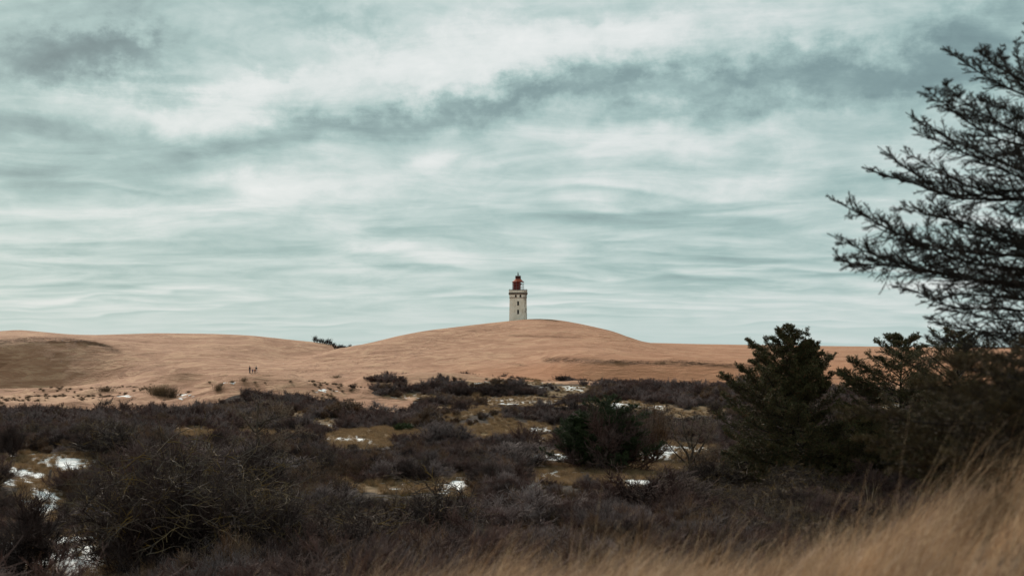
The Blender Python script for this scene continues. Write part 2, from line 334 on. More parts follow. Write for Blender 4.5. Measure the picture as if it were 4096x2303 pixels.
def mesh_from(name, V, Fc, mat, parent=None, smooth=False, attrs=None, link=True, mi=None):
    """V (n,3); Fc (m,k) of quads or triangles"""
    me = bpy.data.meshes.new(name)
    V = np.ascontiguousarray(V, dtype=np.float32); Fc = np.ascontiguousarray(Fc, dtype=np.int32)
    me.vertices.add(len(V)); me.vertices.foreach_set('co', V.ravel())
    k = Fc.shape[1]; me.loops.add(Fc.size); me.loops.foreach_set('vertex_index', Fc.ravel())
    me.polygons.add(len(Fc)); me.polygons.foreach_set('loop_start', np.arange(0, Fc.size, k, dtype=np.int32))
    me.polygons.foreach_set('use_smooth', np.full(len(Fc), smooth))
    for a, vals in (attrs or {}).items():
        at = me.attributes.new(a, 'FLOAT', 'POINT'); at.data.foreach_set('value', np.ascontiguousarray(vals, dtype=np.float32).ravel())
    if mi is not None: me.polygons.foreach_set('material_index', np.ascontiguousarray(mi, np.int32))
    me.update(calc_edges=True)
    for m_ in (mat if isinstance(mat, (list, tuple)) else [mat]):
        if m_: me.materials.append(m_)
    o = bpy.data.objects.new(name, me)
    if parent: o.parent = parent
    if link: COL.objects.link(o)
    return o
def grid_faces(nr, nc):
    a = np.arange(nr * nc).reshape(nr, nc)
    return np.stack([a[:-1, :-1], a[:-1, 1:], a[1:, 1:], a[1:, :-1]], -1).reshape(-1, 4)

def new_mat(name, rough=0.8):
    m_ = bpy.data.materials.new(name); m_.use_nodes = True
    n = NT(m_.node_tree); b = m_.node_tree.nodes['Principled BSDF']; b.inputs['Roughness'].default_value = rough
    b.inputs['Specular IOR Level'].default_value = 0.25
    return m_, n, b
def attr(n, name):
    return n.n('ShaderNodeAttribute', attribute_name=name).outputs['Fac']

# ground material
MG, n, b = new_mat('sand_turf_snow', 0.95)
b.inputs['Specular IOR Level'].default_value = 0.1
oc = n.n('ShaderNodeTexCoord').outputs['Object']
n1 = n.noise(n.scl(oc, (0.03, 0.06, 0.4)), 1, 5, 0.6)
n2 = n.noise(n.scl(oc, (0.35, 0.5, 2)), 1, 6, 0.65)
n3 = n.noise(oc, 2.3, 4, 0.7)
wst = n.noise(n.scl(oc, (0.10, 0.085, 0.5)), 1, 6, 0.66, 1.6, w=4)
sandc = n.ramp(n1, [(0.30, (0.245, 0.120, 0.070)), (0.5, (0.325, 0.170, 0.104)), (0.68, (0.40, 0.226, 0.145))])
sandc = n.mix(n.mr(wst, 0.48, 0.60, 0, 0.7), sandc, (0.46, 0.275, 0.172, 1))
sandc = n.mix(n.mr(wst, 0.45, 0.34, 0, 0.65), sandc, (0.175, 0.086, 0.048, 1))
sandc = n.mix(n.mr(n2, 0.56, 0.72, 0, 0.5), sandc, (0.20, 0.115, 0.072, 1))
spk = n.noise(n.scl(oc, (0.9, 0.6, 1)), 1, 3, 0.8, w=9)
sandc = n.mix(n.mr(spk, 0.60, 0.70, 0, 0.55), sandc, (0.14, 0.08, 0.05, 1))
cr2 = n.noise(n.scl(oc, (0.06, 0.09, 0.3)), 1, 5, 0.6, 1.0, w=12)
cre = n.m('MULTIPLY', n.mr(n.m('ABSOLUTE', n.m('SUBTRACT', cr2, 0.5)), 0.0, 0.010, 1.0, 0.0), n.mr(n.noise(oc, 0.05, 2, .5), .45, .6))
sandc = n.mix(n.m('MULTIPLY', cre, 0.6), sandc, (0.13, 0.07, 0.042, 1))
near_w = attr(n, 'wetness')
sandc = n.mix(n.m('MULTIPLY', near_w, 0.75), sandc, (0.36, 0.160, 0.082, 1))
strat = n.noise(n.scl(oc, (0.25, 0.5, 3.2)), 1, 7, 0.7, 0.8)
crk = n.m('MULTIPLY', n.mr(n.m('ABSOLUTE', n.m('SUBTRACT', strat, 0.5)), 0.0, 0.055, 1.0, 0.0), attr(n, 'scarp'))
sandc = n.mix(n.m('MULTIPLY', crk, 0.8), sandc, (0.11, 0.055, 0.035, 1))
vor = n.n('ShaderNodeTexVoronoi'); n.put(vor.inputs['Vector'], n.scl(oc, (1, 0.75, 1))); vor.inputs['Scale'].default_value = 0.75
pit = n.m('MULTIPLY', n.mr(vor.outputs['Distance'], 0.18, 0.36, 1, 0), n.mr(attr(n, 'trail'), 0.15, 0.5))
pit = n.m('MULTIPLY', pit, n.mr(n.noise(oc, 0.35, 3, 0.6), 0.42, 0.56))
sandc = n.mix(n.m('MULTIPLY', pit, 0.55), sandc, (0.15, 0.082, 0.05, 1))  # shade inside the footprints, painted as darker sand colour
turf = n.ramp(n2, [(0.28, (0.060, 0.040, 0.024)), (0.5, (0.17, 0.110, 0.062)), (0.72, (0.32, 0.215, 0.125))])
turf = n.mix(n.m('MULTIPLY', n.mr(n3, 0.35, 0.6), attr(n, 'green')), turf, (0.13, 0.088, 0.036, 1))
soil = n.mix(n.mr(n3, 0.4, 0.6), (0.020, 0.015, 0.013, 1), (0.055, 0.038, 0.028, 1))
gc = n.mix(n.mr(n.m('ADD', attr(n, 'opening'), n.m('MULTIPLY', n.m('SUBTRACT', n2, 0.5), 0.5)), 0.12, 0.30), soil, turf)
gc = n.mix(n.mr(n.m('ADD', attr(n, 'sand'), n.m('MULTIPLY', n.m('SUBTRACT', n2, 0.5), 1.1)), 0.42, 0.58), gc, sandc)
ns = n.noise(n.scl(oc, (0.5, 0.8, 1)), 1.0, 5, 0.6, 0.5)
sm = n.mr(n.m('ADD', attr(n, 'snow'), n.m('MULTIPLY', n.m('SUBTRACT', ns, 0.5), 2.2)), 0.50, 0.58)
gc = n.mix(sm, gc, (0.84, 0.84, 0.85, 1))
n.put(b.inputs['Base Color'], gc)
bh = n.m('ADD', n.m('MULTIPLY', n2, 0.50), n.m('MULTIPLY', n3, 0.10))
bh = n.m('ADD', bh, n.m('MULTIPLY', wst, 0.9))
bh = n.m('SUBTRACT', bh, n.m('MULTIPLY', pit, 0.40))
bh = n.m('SUBTRACT', bh, n.m('MULTIPLY', crk, 0.35))
bh = n.m('ADD', bh, n.m('MULTIPLY', sm, 0.10))
bp = n.n('ShaderNodeBump'); bp.inputs['Strength'].default_value = 0.9; bp.inputs['Distance'].default_value = 1.0
n.put(bp.inputs['Height'], bh); n.put(b.inputs['Normal'], bp.outputs[0])

# sand-patch snow on the beach hummocks
sn_s = np.zeros_like(gx)
for (a, b_, rx, ry) in [(920,1533,45,7),(720,1577,60,4),(500,1585,50,5),(420,1612,35,4),(320,1646,40,5),(150,1658,30,3),(740,1590,60,8),(1290,1562,80,8),(1330,1570,40,4),(1700,1527,30,6),(2165,1552,35,7),(1500,1554,15,3)]:
    sn_s = np.maximum(sn_s, .62 * np.clip(1.3 - np.sqrt(((gX - a) / rx) ** 2 + ((grow - b_) / ry) ** 2), 0, 1.0) * (gy > 190) * (gy < 345))
wet = np.exp(-((grow - 1500) / 45) ** 2) * sst(gX, 1500, 2300) * (gy > 300) * (gy < 380) + 0.5 * sst(gX, 1700, 2600) * (gy > 300)
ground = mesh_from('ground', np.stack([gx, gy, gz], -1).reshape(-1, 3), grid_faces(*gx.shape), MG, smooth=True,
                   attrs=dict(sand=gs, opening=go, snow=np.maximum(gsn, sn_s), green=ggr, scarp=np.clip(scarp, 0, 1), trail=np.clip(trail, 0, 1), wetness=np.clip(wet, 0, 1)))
ground['kind'] = 'structure'

# ---------------------------------------------------------------- plants: geometry helpers
def tubes(P, Rr, sides=3, attr_v=None):
    """P (N,K,3) polylines, Rr (N,K) radii -> verts, quads, attribute"""
    N, K, _ = P.shape
    T = np.gradient(P, axis=1); T /= np.linalg.norm(T, axis=2, keepdims=True) + 1e-9
    ref = np.where(np.abs(T[..., 2:3]) > 0.9, np.array([1., 0, 0]), np.array([0, 0, 1.]))
    A = np.cross(T, ref); A /= np.linalg.norm(A, axis=2, keepdims=True) + 1e-9
    B = np.cross(T, A)
    ang = np.arange(sides) * 2 * math.pi / sides
    V = P[:, :, None, :] + Rr[:, :, None, None] * (np.cos(ang)[None, None, :, None] * A[:, :, None, :] + np.sin(ang)[None, None, :, None] * B[:, :, None, :])
    idx = np.arange(N * K * sides).reshape(N, K, sides)
    a, b_ = idx[:, :-1, :], idx[:, 1:, :]
    Fq = np.stack([a, np.roll(a, -1, 2), np.roll(b_, -1, 2), b_], -1).reshape(-1, 4)
    at = None if attr_v is None else np.repeat(attr_v.reshape(-1), sides)
    return V.reshape(-1, 3), Fq, at
def join(parts):
    V = []; Q = []; A = []; o = 0
    for v_, f_, a_ in parts:
        V.append(v_); Q.append(f_ + o); A.append(a_ if a_ is not None else np.zeros(len(v_))); o += len(v_)
    return np.concatenate(V), np.concatenate(Q), np.concatenate(A)
def unit(v): return v / (np.linalg.norm(v, axis=-1, keepdims=True) + 1e-9)
def wander(r, P0, D0, L, K, jit, up=0.0):
    """N polylines from P0 along D0, length L, K points, with a random walk of direction"""
    N = len(P0); P = np.zeros((N, K, 3)); P[:, 0] = P0; d = unit(D0)
    for k in range(1, K):
        d = unit(d + r.normal(0, jit, (N, 3)) + np.array([0, 0, up]))
        P[:, k] = P[:, k - 1] + d * (L / (K - 1))[:, None]
    return P
def pick(r, P, n, lo, hi):
    """n random points on polylines P between parameters lo..hi, with tangents"""
    N, K, _ = P.shape; i = r.integers(0, N, n); t = r.uniform(lo, hi, n) * (K - 1)
    k = np.minimum(t.astype(int), K - 2); f = (t - k)[:, None]
    return P[i, k] * (1 - f) + P[i, k + 1] * f, unit(P[i, k + 1] - P[i, k]), i
def shrub_geo(seed, H=1.7, Rd=1.2, stems=14, limbs=130, twigs=1500, tw=0.005, twl=0.30, up=0.10, arch=0.0, lean=(0, 0), spread=1.0, jit=0.25, sprays=0):
    r = np.random.default_rng(seed)
    a = r.uniform(0, 2 * math.pi, stems); tl = r.uniform(0.15, 1.15, stems) * spread
    d = np.stack([np.cos(a) * np.sin(tl) + lean[0], np.sin(a) * np.sin(tl) + lean[1], np.cos(tl)], 1)
    p0 = np.stack([r.normal(0, .12, stems) * Rd, r.normal(0, .12, stems) * Rd, np.full(stems, -0.1)], 1)
    S1 = wander(r, p0, d, H * r.uniform(0.55, 0.85, stems), 7, jit, up - arch)
    q, t, _ = pick(r, S1, limbs, 0.18, 1.0)
    d = unit(t + r.normal(0, .65, (limbs, 3)) + np.array([0, 0, .12]) + unit(q * [1, 1, .3]) * 0.4)
    S2 = wander(r, q, d, H * r.uniform(0.2, 0.42, limbs), 5, jit, up - arch)
    q, t, _ = pick(r, S2, twigs, 0.1, 1.0)
    d = unit(t * 0.7 + r.normal(0, .55, (twigs, 3)) + np.array([0, 0, .28]) + unit(q * [1, 1, .4]) * 0.3)
    S3 = wander(r, q, d, twl * r.uniform(0.5, 1.2, twigs), 3, jit * 0.9, up)
    out = []
    def ht(P): return np.clip(P[..., 2] / H, 0, 1)
    out.append(tubes(S1, np.linspace(0.026, 0.010, 7)[None] * r.uniform(.7, 1.3, (stems, 1)), 4, ht(S1) * 0.3))
    out.append(tubes(S2, np.linspace(0.010, 0.005, 5)[None] * np.ones((limbs, 1)), 3, 0.2 + ht(S2) * 0.4))
    out.append(tubes(S3, np.linspace(tw, tw * .6, 3)[None] * np.ones((twigs, 1)), 3, 0.45 + 0.5 * np.linspace(0, 1, 3)[None] * np.ones((twigs, 1))))
    if sprays:
        q, t, _ = pick(r, S3, sprays, 0.2, 1.0)
        d = unit(t + r.normal(0, .6, (sprays, 3)) + np.array([0, 0, .25]))
        S4 = wander(r, q, d, twl * 0.5 * r.uniform(.5, 1.2, sprays), 2, .1, up)
        out.append(tubes(S4, np.array([tw * .8, tw * .5])[None] * np.ones((sprays, 1)), 3, np.full((sprays, 2), 1.0)))
    V, Q, A = join(out)
    V[:, 2] = np.maximum(V[:, 2], -0.15)
    return V, Q, A

def twig_mat(name, base, tip, lichen=None, lf=0.45):
    m_, n, b = new_mat(name, 0.85); b.inputs['Specular IOR Level'].default_value = 0.15
    oi = n.n('ShaderNodeObjectInfo').outputs['Random']
    oc = n.n('ShaderNodeTexCoord').outputs['Object']
    c = n.mix(n.mr(attr(n, 'tip'), 0.25, 0.95), (*base, 1), (*tip, 1))
    if lichen:
        c = n.mix(n.mr(n.noise(oc, 3.0, 3, 0.6), lf, lf + 0.12, 0, 0.85), c, (*lichen, 1))
    hs = n.n('ShaderNodeHueSaturation'); n.put(hs.inputs['Color'], c); n.put(hs.inputs['Value'], n.mr(oi, 0, 1, 0.75, 1.3, False))
    n.put(hs.inputs['Saturation'], n.mr(n.noise(oc, 1.3, 2), 0.3, 0.7, 0.8, 1.2))
    n.put(b.inputs['Base Color'], hs.outputs[0])
    return m_
M_PURPLE = twig_mat('bark_purple_brown', (0.048, 0.026, 0.022), (0.115, 0.067, 0.058))
M_GREY = twig_mat('bark_lilac_grey', (0.058, 0.038, 0.035), (0.190, 0.138, 0.130))
M_OLIVE = twig_mat('bark_lichened', (0.044, 0.029, 0.022), (0.085, 0.056, 0.042), (0.125, 0.080, 0.036))
M_DARK = twig_mat('bark_dark', (0.026, 0.016, 0.014), (0.056, 0.035, 0.031))
M_BROWN = twig_mat('bark_brown', (0.052, 0.032, 0.022), (0.160, 0.092, 0.058))
M_LICH = twig_mat('bark_pale_lichened', (0.070, 0.052, 0.042), (0.095, 0.068, 0.054), (0.15, 0.092, 0.034), 0.47)

def label(o, text, cat, group=None, kind=None):
    if text: o['label'] = text
    if cat: o['category'] = cat
    if group: o['group'] = group
    if kind: o['kind'] = kind
    return o
def empty(name, loc, rz=0):
    o = bpy.data.objects.new(name, None); COL.objects.link(o); o.location = loc; o.rotation_euler.z = rz; o.empty_display_size = 0.3
    return o
def shrub_obj(seed, mat, **kw):
    V, Q, A = shrub_geo(seed, **kw)
    o = mesh_from('shrub', V, Q, mat, attrs=dict(tip=A)); COL.objects.unlink(o)
    return o.data
def tangle(seed, **kw):
    V, Q, A = shrub_geo(seed, **kw); r = np.random.default_rng(seed + 5); H, Rd = kw['H'], kw['Rd']; n = int(kw.get('limbs', 300) * .8)
    a = r.uniform(0, 6.28, n); q = np.sqrt(r.uniform(0, 1, n)) * Rd * .75; P0 = np.stack([np.cos(a) * q, np.sin(a) * q, H * (1 - (q / Rd) ** 2) * r.uniform(.35, .85, n)], 1)
    a2 = r.uniform(0, 6.28, n); S_ = wander(r, P0, np.stack([np.cos(a2), np.sin(a2), r.uniform(-.1, .9, n)], 1), H * r.uniform(.16, .45, n), 9, .17, -.05)
    q, t, _ = pick(r, S_, n * 4, .2, 1.0); S2 = wander(r, q, t + r.normal(0, .6, (n * 4, 3)), H * r.uniform(.06, .18, n * 4), 4, .25, .05)
    v2, q2, a_ = join([tubes(S_, np.linspace(.011, .004, 9)[None] * r.uniform(.45, 1.2, (n, 1)), 4, np.full((n, 9), .8)), tubes(S2, np.linspace(.0045, .003, 4)[None] * np.ones((4 * n, 1)), 3, np.full((4 * n, 4), .9))])
    o = mesh_from('shrub', np.concatenate([V, v2]), np.concatenate([Q, q2 + len(V)]), [M_DARK, M_LICH], attrs=dict(tip=np.concatenate([A, a_])), mi=np.concatenate([np.zeros(len(Q)), np.ones(len(q2))])); COL.objects.unlink(o); return o.data
# kinds of shrub: mesh, nominal width and height
SH = {}
for i in range(3): SH['purple%d' % i] = shrub_obj(100 + i, M_PURPLE, H=1.75, twigs=2600, sprays=2600, tw=.0055)
for i in range(3): SH['grey%d' % i] = shrub_obj(110 + i, M_GREY, H=1.6, twigs=3000, sprays=2600, up=.16, tw=.0055)
for i in range(2): SH['olive%d' % i] = tangle(120 + i, H=1.9, Rd=1.3, stems=20, limbs=150, twigs=2600, sprays=2600, jit=.34)
for i in range(2): SH['dark%d' % i] = shrub_obj(130 + i, M_DARK, H=1.8, twigs=2800, sprays=3400)
for i in range(2): SH['brown%d' % i] = shrub_obj(140 + i, M_BROWN, H=1.5, twigs=2300, sprays=1800, up=.22)
SH['tangle0'] = tangle(150, H=3.0, Rd=3.0, stems=50, limbs=560, twigs=9000, sprays=9000, twl=.5, jit=.38, arch=.16, tw=.007, spread=1.25)
SH['tangle1'] = tangle(151, H=2.4, Rd=2.4, stems=34, limbs=380, twigs=6000, sprays=6000, twl=.42, jit=.36, arch=.12, tw=.006, spread=1.2)
# far version with stouter twigs so the masses close up with distance
for i in range(2): SH['far_purple%d' % i] = shrub_obj(160 + i, M_PURPLE, H=1.75, stems=10, limbs=90, twigs=1300, sprays=700, tw=.011, twl=.34)
for i in range(2): SH['far_grey%d' % i] = shrub_obj(170 + i, M_GREY, H=1.65, stems=10, limbs=90, twigs=1300, sprays=700, tw=.011, twl=.34, up=.16)
SH['far_dark0'] = shrub_obj(180, M_DARK, H=1.8, stems=10, limbs=90, twigs=1400, sprays=800, tw=.011, twl=.34)
SH['far_brown0'] = shrub_obj(181, M_BROWN, H=1.5, stems=10, limbs=90, twigs=1300, sprays=700, tw=.011, twl=.34, up=.2)
NOM = {}
for k, me in SH.items():
    co = np.empty(len(me.vertices) * 3, np.float32); me.vertices.foreach_get('co', co); co = co.reshape(-1, 3)
    NOM[k] = (np.percentile(co[:, 0], 97) - np.percentile(co[:, 0], 3), np.percentile(co[:, 2], 98))
PROTO = {}
GRP = 'bare winter shrubs standing out in the valley'
def place_shrub(kind, X, row, wpx, hpx, text, name='shrub', rz=0.0, group=GRP, cat='shrub', dist=None, tilt=0.0):
    if dist:
        x = (X - 2048) / F * dist; d = dist; z = float(height(np.array([x]), np.array([d]))[0])
    else: x, d, z = hit(X, row)
    o = bpy.data.objects.new(name, SH[kind]); COL.objects.link(o)
    w = wpx / F * d; h = hpx / F * d; nw, nh = NOM[kind]
    o.location = (x, d + w * 0.25, z - 0.05); o.scale = (w / nw, w / nw, h / nh); o.rotation_euler = (0, tilt, rz)
    label(o, text, cat, group)
    PROTO.setdefault(kind, o)
    return o
# individually recognisable shrubs: photo column, photo row of the foot, width and height in photo pixels
place_shrub('tangle0', 720, 2310, 820, 470, 'huge tangled shrub of arching yellow-lichened branches at the lower left of the thicket', rz=.4)
place_shrub('tangle1', 1010, 2330, 420, 330, 'lichened tangled shrub beside the bottom edge, right of the huge tangled one', rz=1.4)
place_shrub('dark0', 50, 2330, 380, 330, 'black leaning shrub with open lower branches over the bottom-left snow', rz=2.0)
place_shrub('dark1', 985, 2030, 230, 230, 'dark rounded shrub right under the bare leafless tree', rz=.7)
place_shrub('grey0', 1270, 2090, 260, 130, 'pale lilac-grey domed shrub below the small snow dots left of centre')
place_shrub('olive0', 1720, 2240, 430, 300, 'large dark shrub with greenish lichen, behind the pale upright stems')
place_shrub('olive1', 1450, 2290, 400, 230, 'low lichened shrub just behind the left end of the foreground grass', rz=2.1)
place_shrub('grey1', 1735, 1772, 110, 75, 'left one of the pair of rounded grey shrubs before the grassy knoll', rz=.3)
place_shrub('grey2', 1820, 1775, 110, 72, 'right one of the pair of rounded grey shrubs before the grassy knoll', rz=1.3)
place_shrub('far_brown0', 1378, 1668, 120, 62, 'brownish fuzzy dome shrub on the mound flank, left of the one with a black foot', rz=.3)
place_shrub('far_grey0', 1497, 1668, 115, 58, 'brownish dome shrub with a black foot beside the tongue of bare sand', rz=1.8)
place_shrub('purple0', 1262, 1792, 80, 90, 'small dark shrub with a short trunk left of the scattered snow dots')
place_shrub('purple1', 2105, 1778, 120, 78, 'dark purple shrub right of the grassy knoll beside snow')
place_shrub('grey2', 2070, 1868, 230, 88, 'broad pale grey shrub left of the leaning fence post by the long snow strip', rz=.9)
place_shrub('purple2', 2440, 1892, 330, 240, 'big bare shrub of fine dark twigs standing before the dark green pine', rz=.9)
place_shrub('brown0', 2600, 1845, 150, 200, 'brown open-branched shrub close to the right side of the green pine')
place_shrub('olive0', 2860, 1655, 70, 48, 'small dark branching shrub beside a patch of yellow grass left of the big spruce', rz=2)
place_shrub('olive1', 430, 1842, 240, 140, 'spreading shrub with a forked black trunk beside the long snow patch', rz=.4)
place_shrub('purple0', 290, 1995, 170, 125, 'round dark shrub right of the leaning wooden post', rz=1.1)
place_shrub('dark0', 85, 1672, 160, 36, 'low dark shrub at the left edge of the bare sand', rz=1)
place_shrub('far_dark0', 400, 1672, 150, 56, 'windswept shrub leaning left on the sand edge', rz=1, tilt=-.25)
place_shrub('far_purple1', 500, 1660, 130, 54, 'dark shrub on the sand edge right of the windswept one', rz=2)
place_shrub('far_dark0', 1415, 1557, 28, 22, 'tiny dark bush alone on the pale sand path', rz=.5)
place_shrub('purple1', 3560, 2020, 300, 150, 'wine-red low shrub right of the big spruce foot', rz=.6)
place_shrub('dark1', 30, 1830, 90, 120, 'dark upright shrub at the left edge above the snowy slope', rz=.6)
place_shrub('purple2', 2600, 2080, 460, 190, 'broad purple shrub mass in front of the tan grass below the thorn tree', rz=.2)
place_shrub('grey0', 2150, 2120, 330, 150, 'grey-purple low shrub left of the broad purple mass', rz=2.2)
place_shrub('far_dark0', 2745, 1572, 75, 42, 'dark round bush on the skyline of the thicket before the sand face', rz=2.2)
place_shrub('far_purple0', 3340, 2000, 190, 100, 'low purple shrub at the foot of the big spruce', rz=2.2)
place_shrub('brown1', 1580, 1590, 60, 24, 'low brown bush on the bare hummock right of the sand path', rz=2.2)
place_shrub('purple0', 610, 1980, 420, 200, 'dark spreading shrub behind the huge tangled one, left of the bare tree', rz=2.6)
place_shrub('grey1', 1120, 1935, 300, 90, 'low grey shrub right of the bare tree trunk', rz=2.6)

# ---------------------------------------------------------------- scatter (ground cover as one object each)
def scatter(name, protos, P, rot, scl, idx):
    me = bpy.data.meshes.new(name); me.vertices.add(len(P)); me.vertices.foreach_set('co', np.ascontiguousarray(P, np.float32).ravel())
    for nm, arr in (('rot', rot), ('scl', scl)):
        at = me.attributes.new(nm, 'FLOAT_VECTOR', 'POINT'); at.data.foreach_set('vector', np.ascontiguousarray(arr, np.float32).ravel())
    at = me.attributes.new('idx', 'INT', 'POINT'); at.data.foreach_set('value', np.ascontiguousarray(idx, np.int32))
    o = bpy.data.objects.new(name, me); COL.objects.link(o)
    ng = bpy.data.node_groups.new(name + '_nodes', 'GeometryNodeTree')
    ng.interface.new_socket('Geometry', in_out='INPUT', socket_type='NodeSocketGeometry')
    ng.interface.new_socket('Geometry', in_out='OUTPUT', socket_type='NodeSocketGeometry')
    gi = ng.nodes.new('NodeGroupInput'); go_ = ng.nodes.new('NodeGroupOutput'); jn = ng.nodes.new('GeometryNodeJoinGeometry')
    def na(nm, typ):
        a = ng.nodes.new('GeometryNodeInputNamedAttribute'); a.data_type = typ; a.inputs[0].default_value = nm; return a.outputs[0]
    ar, as_, ai = na('rot', 'FLOAT_VECTOR'), na('scl', 'FLOAT_VECTOR'), na('idx', 'INT')
    for i, p in enumerate(protos):
        cmp_ = ng.nodes.new('FunctionNodeCompare'); cmp_.data_type = 'INT'; cmp_.operation = 'EQUAL'
        ng.links.new(ai, cmp_.inputs[2]); cmp_.inputs[3].default_value = i
        oi = ng.nodes.new('GeometryNodeObjectInfo'); oi.inputs['Object'].default_value = p; oi.inputs['As Instance'].default_value = True
        ip = ng.nodes.new('GeometryNodeInstanceOnPoints')
        ng.links.new(gi.outputs[0], ip.inputs['Points']); ng.links.new(cmp_.outputs[0], ip.inputs['Selection'])
        tr = ng.nodes.new('GeometryNodeTransform')   # undo the prototype's own scale and turn
        oi.transform_space = 'ORIGINAL'
        ng.links.new(oi.outputs['Geometry'], ip.inputs['Instance'])
        ng.nodes.remove(tr)
        ng.links.new(ar, ip.inputs['Rotation']); ng.links.new(as_, ip.inputs['Scale'])
        ng.links.new(ip.outputs[0], jn.inputs[0])
    ng.links.new(jn.outputs[0], go_.inputs[0])
    md = o.modifiers.new('scatter', 'NODES'); md.node_group = ng
    return o
def field(d0, d1, step, tmax=0.47, seed=1):
    """jittered points over the land between distances d0 and d1"""
    r = np.random.default_rng(seed)
    ys = np.arange(d0, d1, step); out = []
    for y in ys:
        xs = np.arange(-tmax * y - 6, tmax * y + 6, step)
        out.append(np.stack([xs + r.uniform(-.45, .45, len(xs)) * step, y + r.uniform(-.45, .45, len(xs)) * step], 1))
    p = np.concatenate(out); x, y = p[:, 0], p[:, 1]
    return x, y, height(x, y), r
def thicket(name, d0, d1, step, keys, seed, text, base=1.0):
    x, y, z, r = field(d0, d1, step, seed=seed)
    sand, op, sn, gr, X, row = cover(x, y, z)
    big = fbm(x / 14, y / 14, 3, 50); kindn = fbm(x / 18 + 9, y / 22, 3, 70) + 0.12 * r.normal(size=len(x))
    edge = sst(op, 0.05, 0.35)
    keep = ((sand < 0.45) | (D_ := y > 190) & (row > np.interp(X, *SANDLINE)) & (X < 1650)) & (r.random(len(x)) > edge * 1.04) & (r.random(len(x)) < 0.93)
    keep &= (row - 1.15 * F / y > np.interp(X, *SANDLINE) - 3) | (y < 190) | (X > 1660) | (X > 1440) & (row < 1605) & (row > 1515)
    knoll = 10.5 + 2.5 * sst(X, 3300, 4300)
    keep &= y > knoll + 7
    x, y, z, big, kindn, edge, row = (a[keep] for a in (x, y, z, big, kindn, edge, row))
    X = X[keep]
    n = len(x); s = base * (0.80 + 0.55 * big + r.uniform(-.13, .2, n)) * (1 - 0.35 * edge)
    cs = 5.5 if d0 < 100 else 8.0
    wx, wy = x / cs + .5 * fbm(x / 9, y / 9, 2, 80), y / cs + .5 * fbm(x / 9, y / 9, 2, 81); ci, cj = np.floor(wx), np.floor(wy); best = np.full(n, 9.)
    for a_ in (-1, 0, 1):
        for b__ in (-1, 0, 1):
            ii, jj = (ci + a_).astype(int), (cj + b__).astype(int); h1 = _val[_perm[(ii & 511) + _perm[jj & 511] & 511]]; h2 = _val[(_perm[(jj & 511) + _perm[ii & 511] & 511] + 300) % 1024]
            best = np.minimum(best, np.hypot(wx - ii - h1, wy - jj - h2))
    s = s * (0.62 + 0.75 * np.sqrt(np.clip(1 - (best / .78) ** 2, 0, 1)))
    s = np.clip(s, 0.3, 1.9)
    for fr_ in (1.0, .7, .45):          # shrubs just this side of an opening stay low
        rt = row - 1.75 * s * fr_ * F / y; e = np.zeros(n)
        for (a, b_, rx, ry, s__, g__) in OPEN: e = np.maximum(e, (((X - a) / rx) ** 2 + ((rt - b_) / (ry * .9)) ** 2) < 1.0)
        s = np.where((e > 0) & (r.random(n) < .93), s * .55, s)
    gone = np.zeros(n, bool)
    for fr_ in (1.0, .6, .25):
        rt = row - 1.5 * s * fr_ * F / y
        for (a, b_, rx, ry, s__, g__) in OPEN:
            if s__ >= .6: gone |= (((X - a) / (rx * .95)) ** 2 + ((rt - b_) / (ry * .9)) ** 2) < 1.0
    s = np.where(gone & (r.random(n) < .97), 0.10, s)
    scl = np.stack([s * r.uniform(1.0, 1.35, n), s * r.uniform(1.0, 1.35, n), s * r.uniform(.75, 1.05, n)], 1)
    rot = np.stack([r.normal(0, .08, n), r.normal(0, .08, n), r.uniform(0, 6.28, n)], 1)
    cuts = np.quantile(kindn, np.linspace(0, 1, len(keys) + 1)[1:-1]); idx = np.digitize(kindn, cuts)
    if 'olive0' in keys: idx = np.where(np.isin(idx, [keys.index('olive0'), keys.index('olive1')]) & (y < 48), keys.index('purple1'), idx)
    o = scatter(name, [PROTO[k] for k in keys], np.stack([x, y, z - 0.08], 1), rot, scl, idx)
    o['kind'] = 'stuff'; label(o, text, None)
    return o
thicket('shrub_thicket', 17, 125, 1.15, ['olive0', 'purple0', 'grey0', 'brown1', 'dark1', 'purple2', 'grey1', 'purple1', 'brown0', 'olive1'], 5, 'dense purple-brown thicket of bare shrubs filling the near valley', 0.85)
thicket('far_shrub_thicket', 125, 345, 1.6, ['far_dark0', 'far_purple0', 'far_grey0', 'far_purple1', 'far_purple0', 'far_grey0', 'far_brown0'], 6, 'dense bare thicket filling the far valley up to the dune foot', 0.9)

# ---------------------------------------------------------------- conifers
def needle_mat(name, a, b_, c_, rust=None):
    m_, n, b = new_mat(name, 0.7); b.inputs['Specular IOR Level'].default_value = 0.2
    oc = n.n('ShaderNodeTexCoord').outputs['Object']
    c = n.mix(n.mr(n.noise(oc, 1.1, 3, 0.6), 0.35, 0.65), (*a, 1), (*b_, 1))
    c = n.mix(n.mr(attr(n, 'tip'), 0.55, 1.0, 0, 0.8), c, (*c_, 1))
    if rust: c = n.mix(n.mr(n.noise(oc, 5.0, 2, 0.6), 0.58, 0.64, 0, 0.8), c, (*rust, 1))
    n.put(b.inputs['Base Color'], c)
    return m_
M_SPRUCE = needle_mat('spruce_needles', (0.034, 0.036, 0.015), (0.080, 0.068, 0.025), (0.17, 0.125, 0.050), (0.22, 0.10, 0.052))
M_NEAR = needle_mat('dark_brown_green_needles', (0.018, 0.014, 0.011), (0.032, 0.024, 0.017), (0.050, 0.036, 0.024))
M_NEARB = needle_mat('olive_brown_needles', (0.035, 0.024, 0.012), (0.085, 0.056, 0.020), (0.17, 0.108, 0.036))
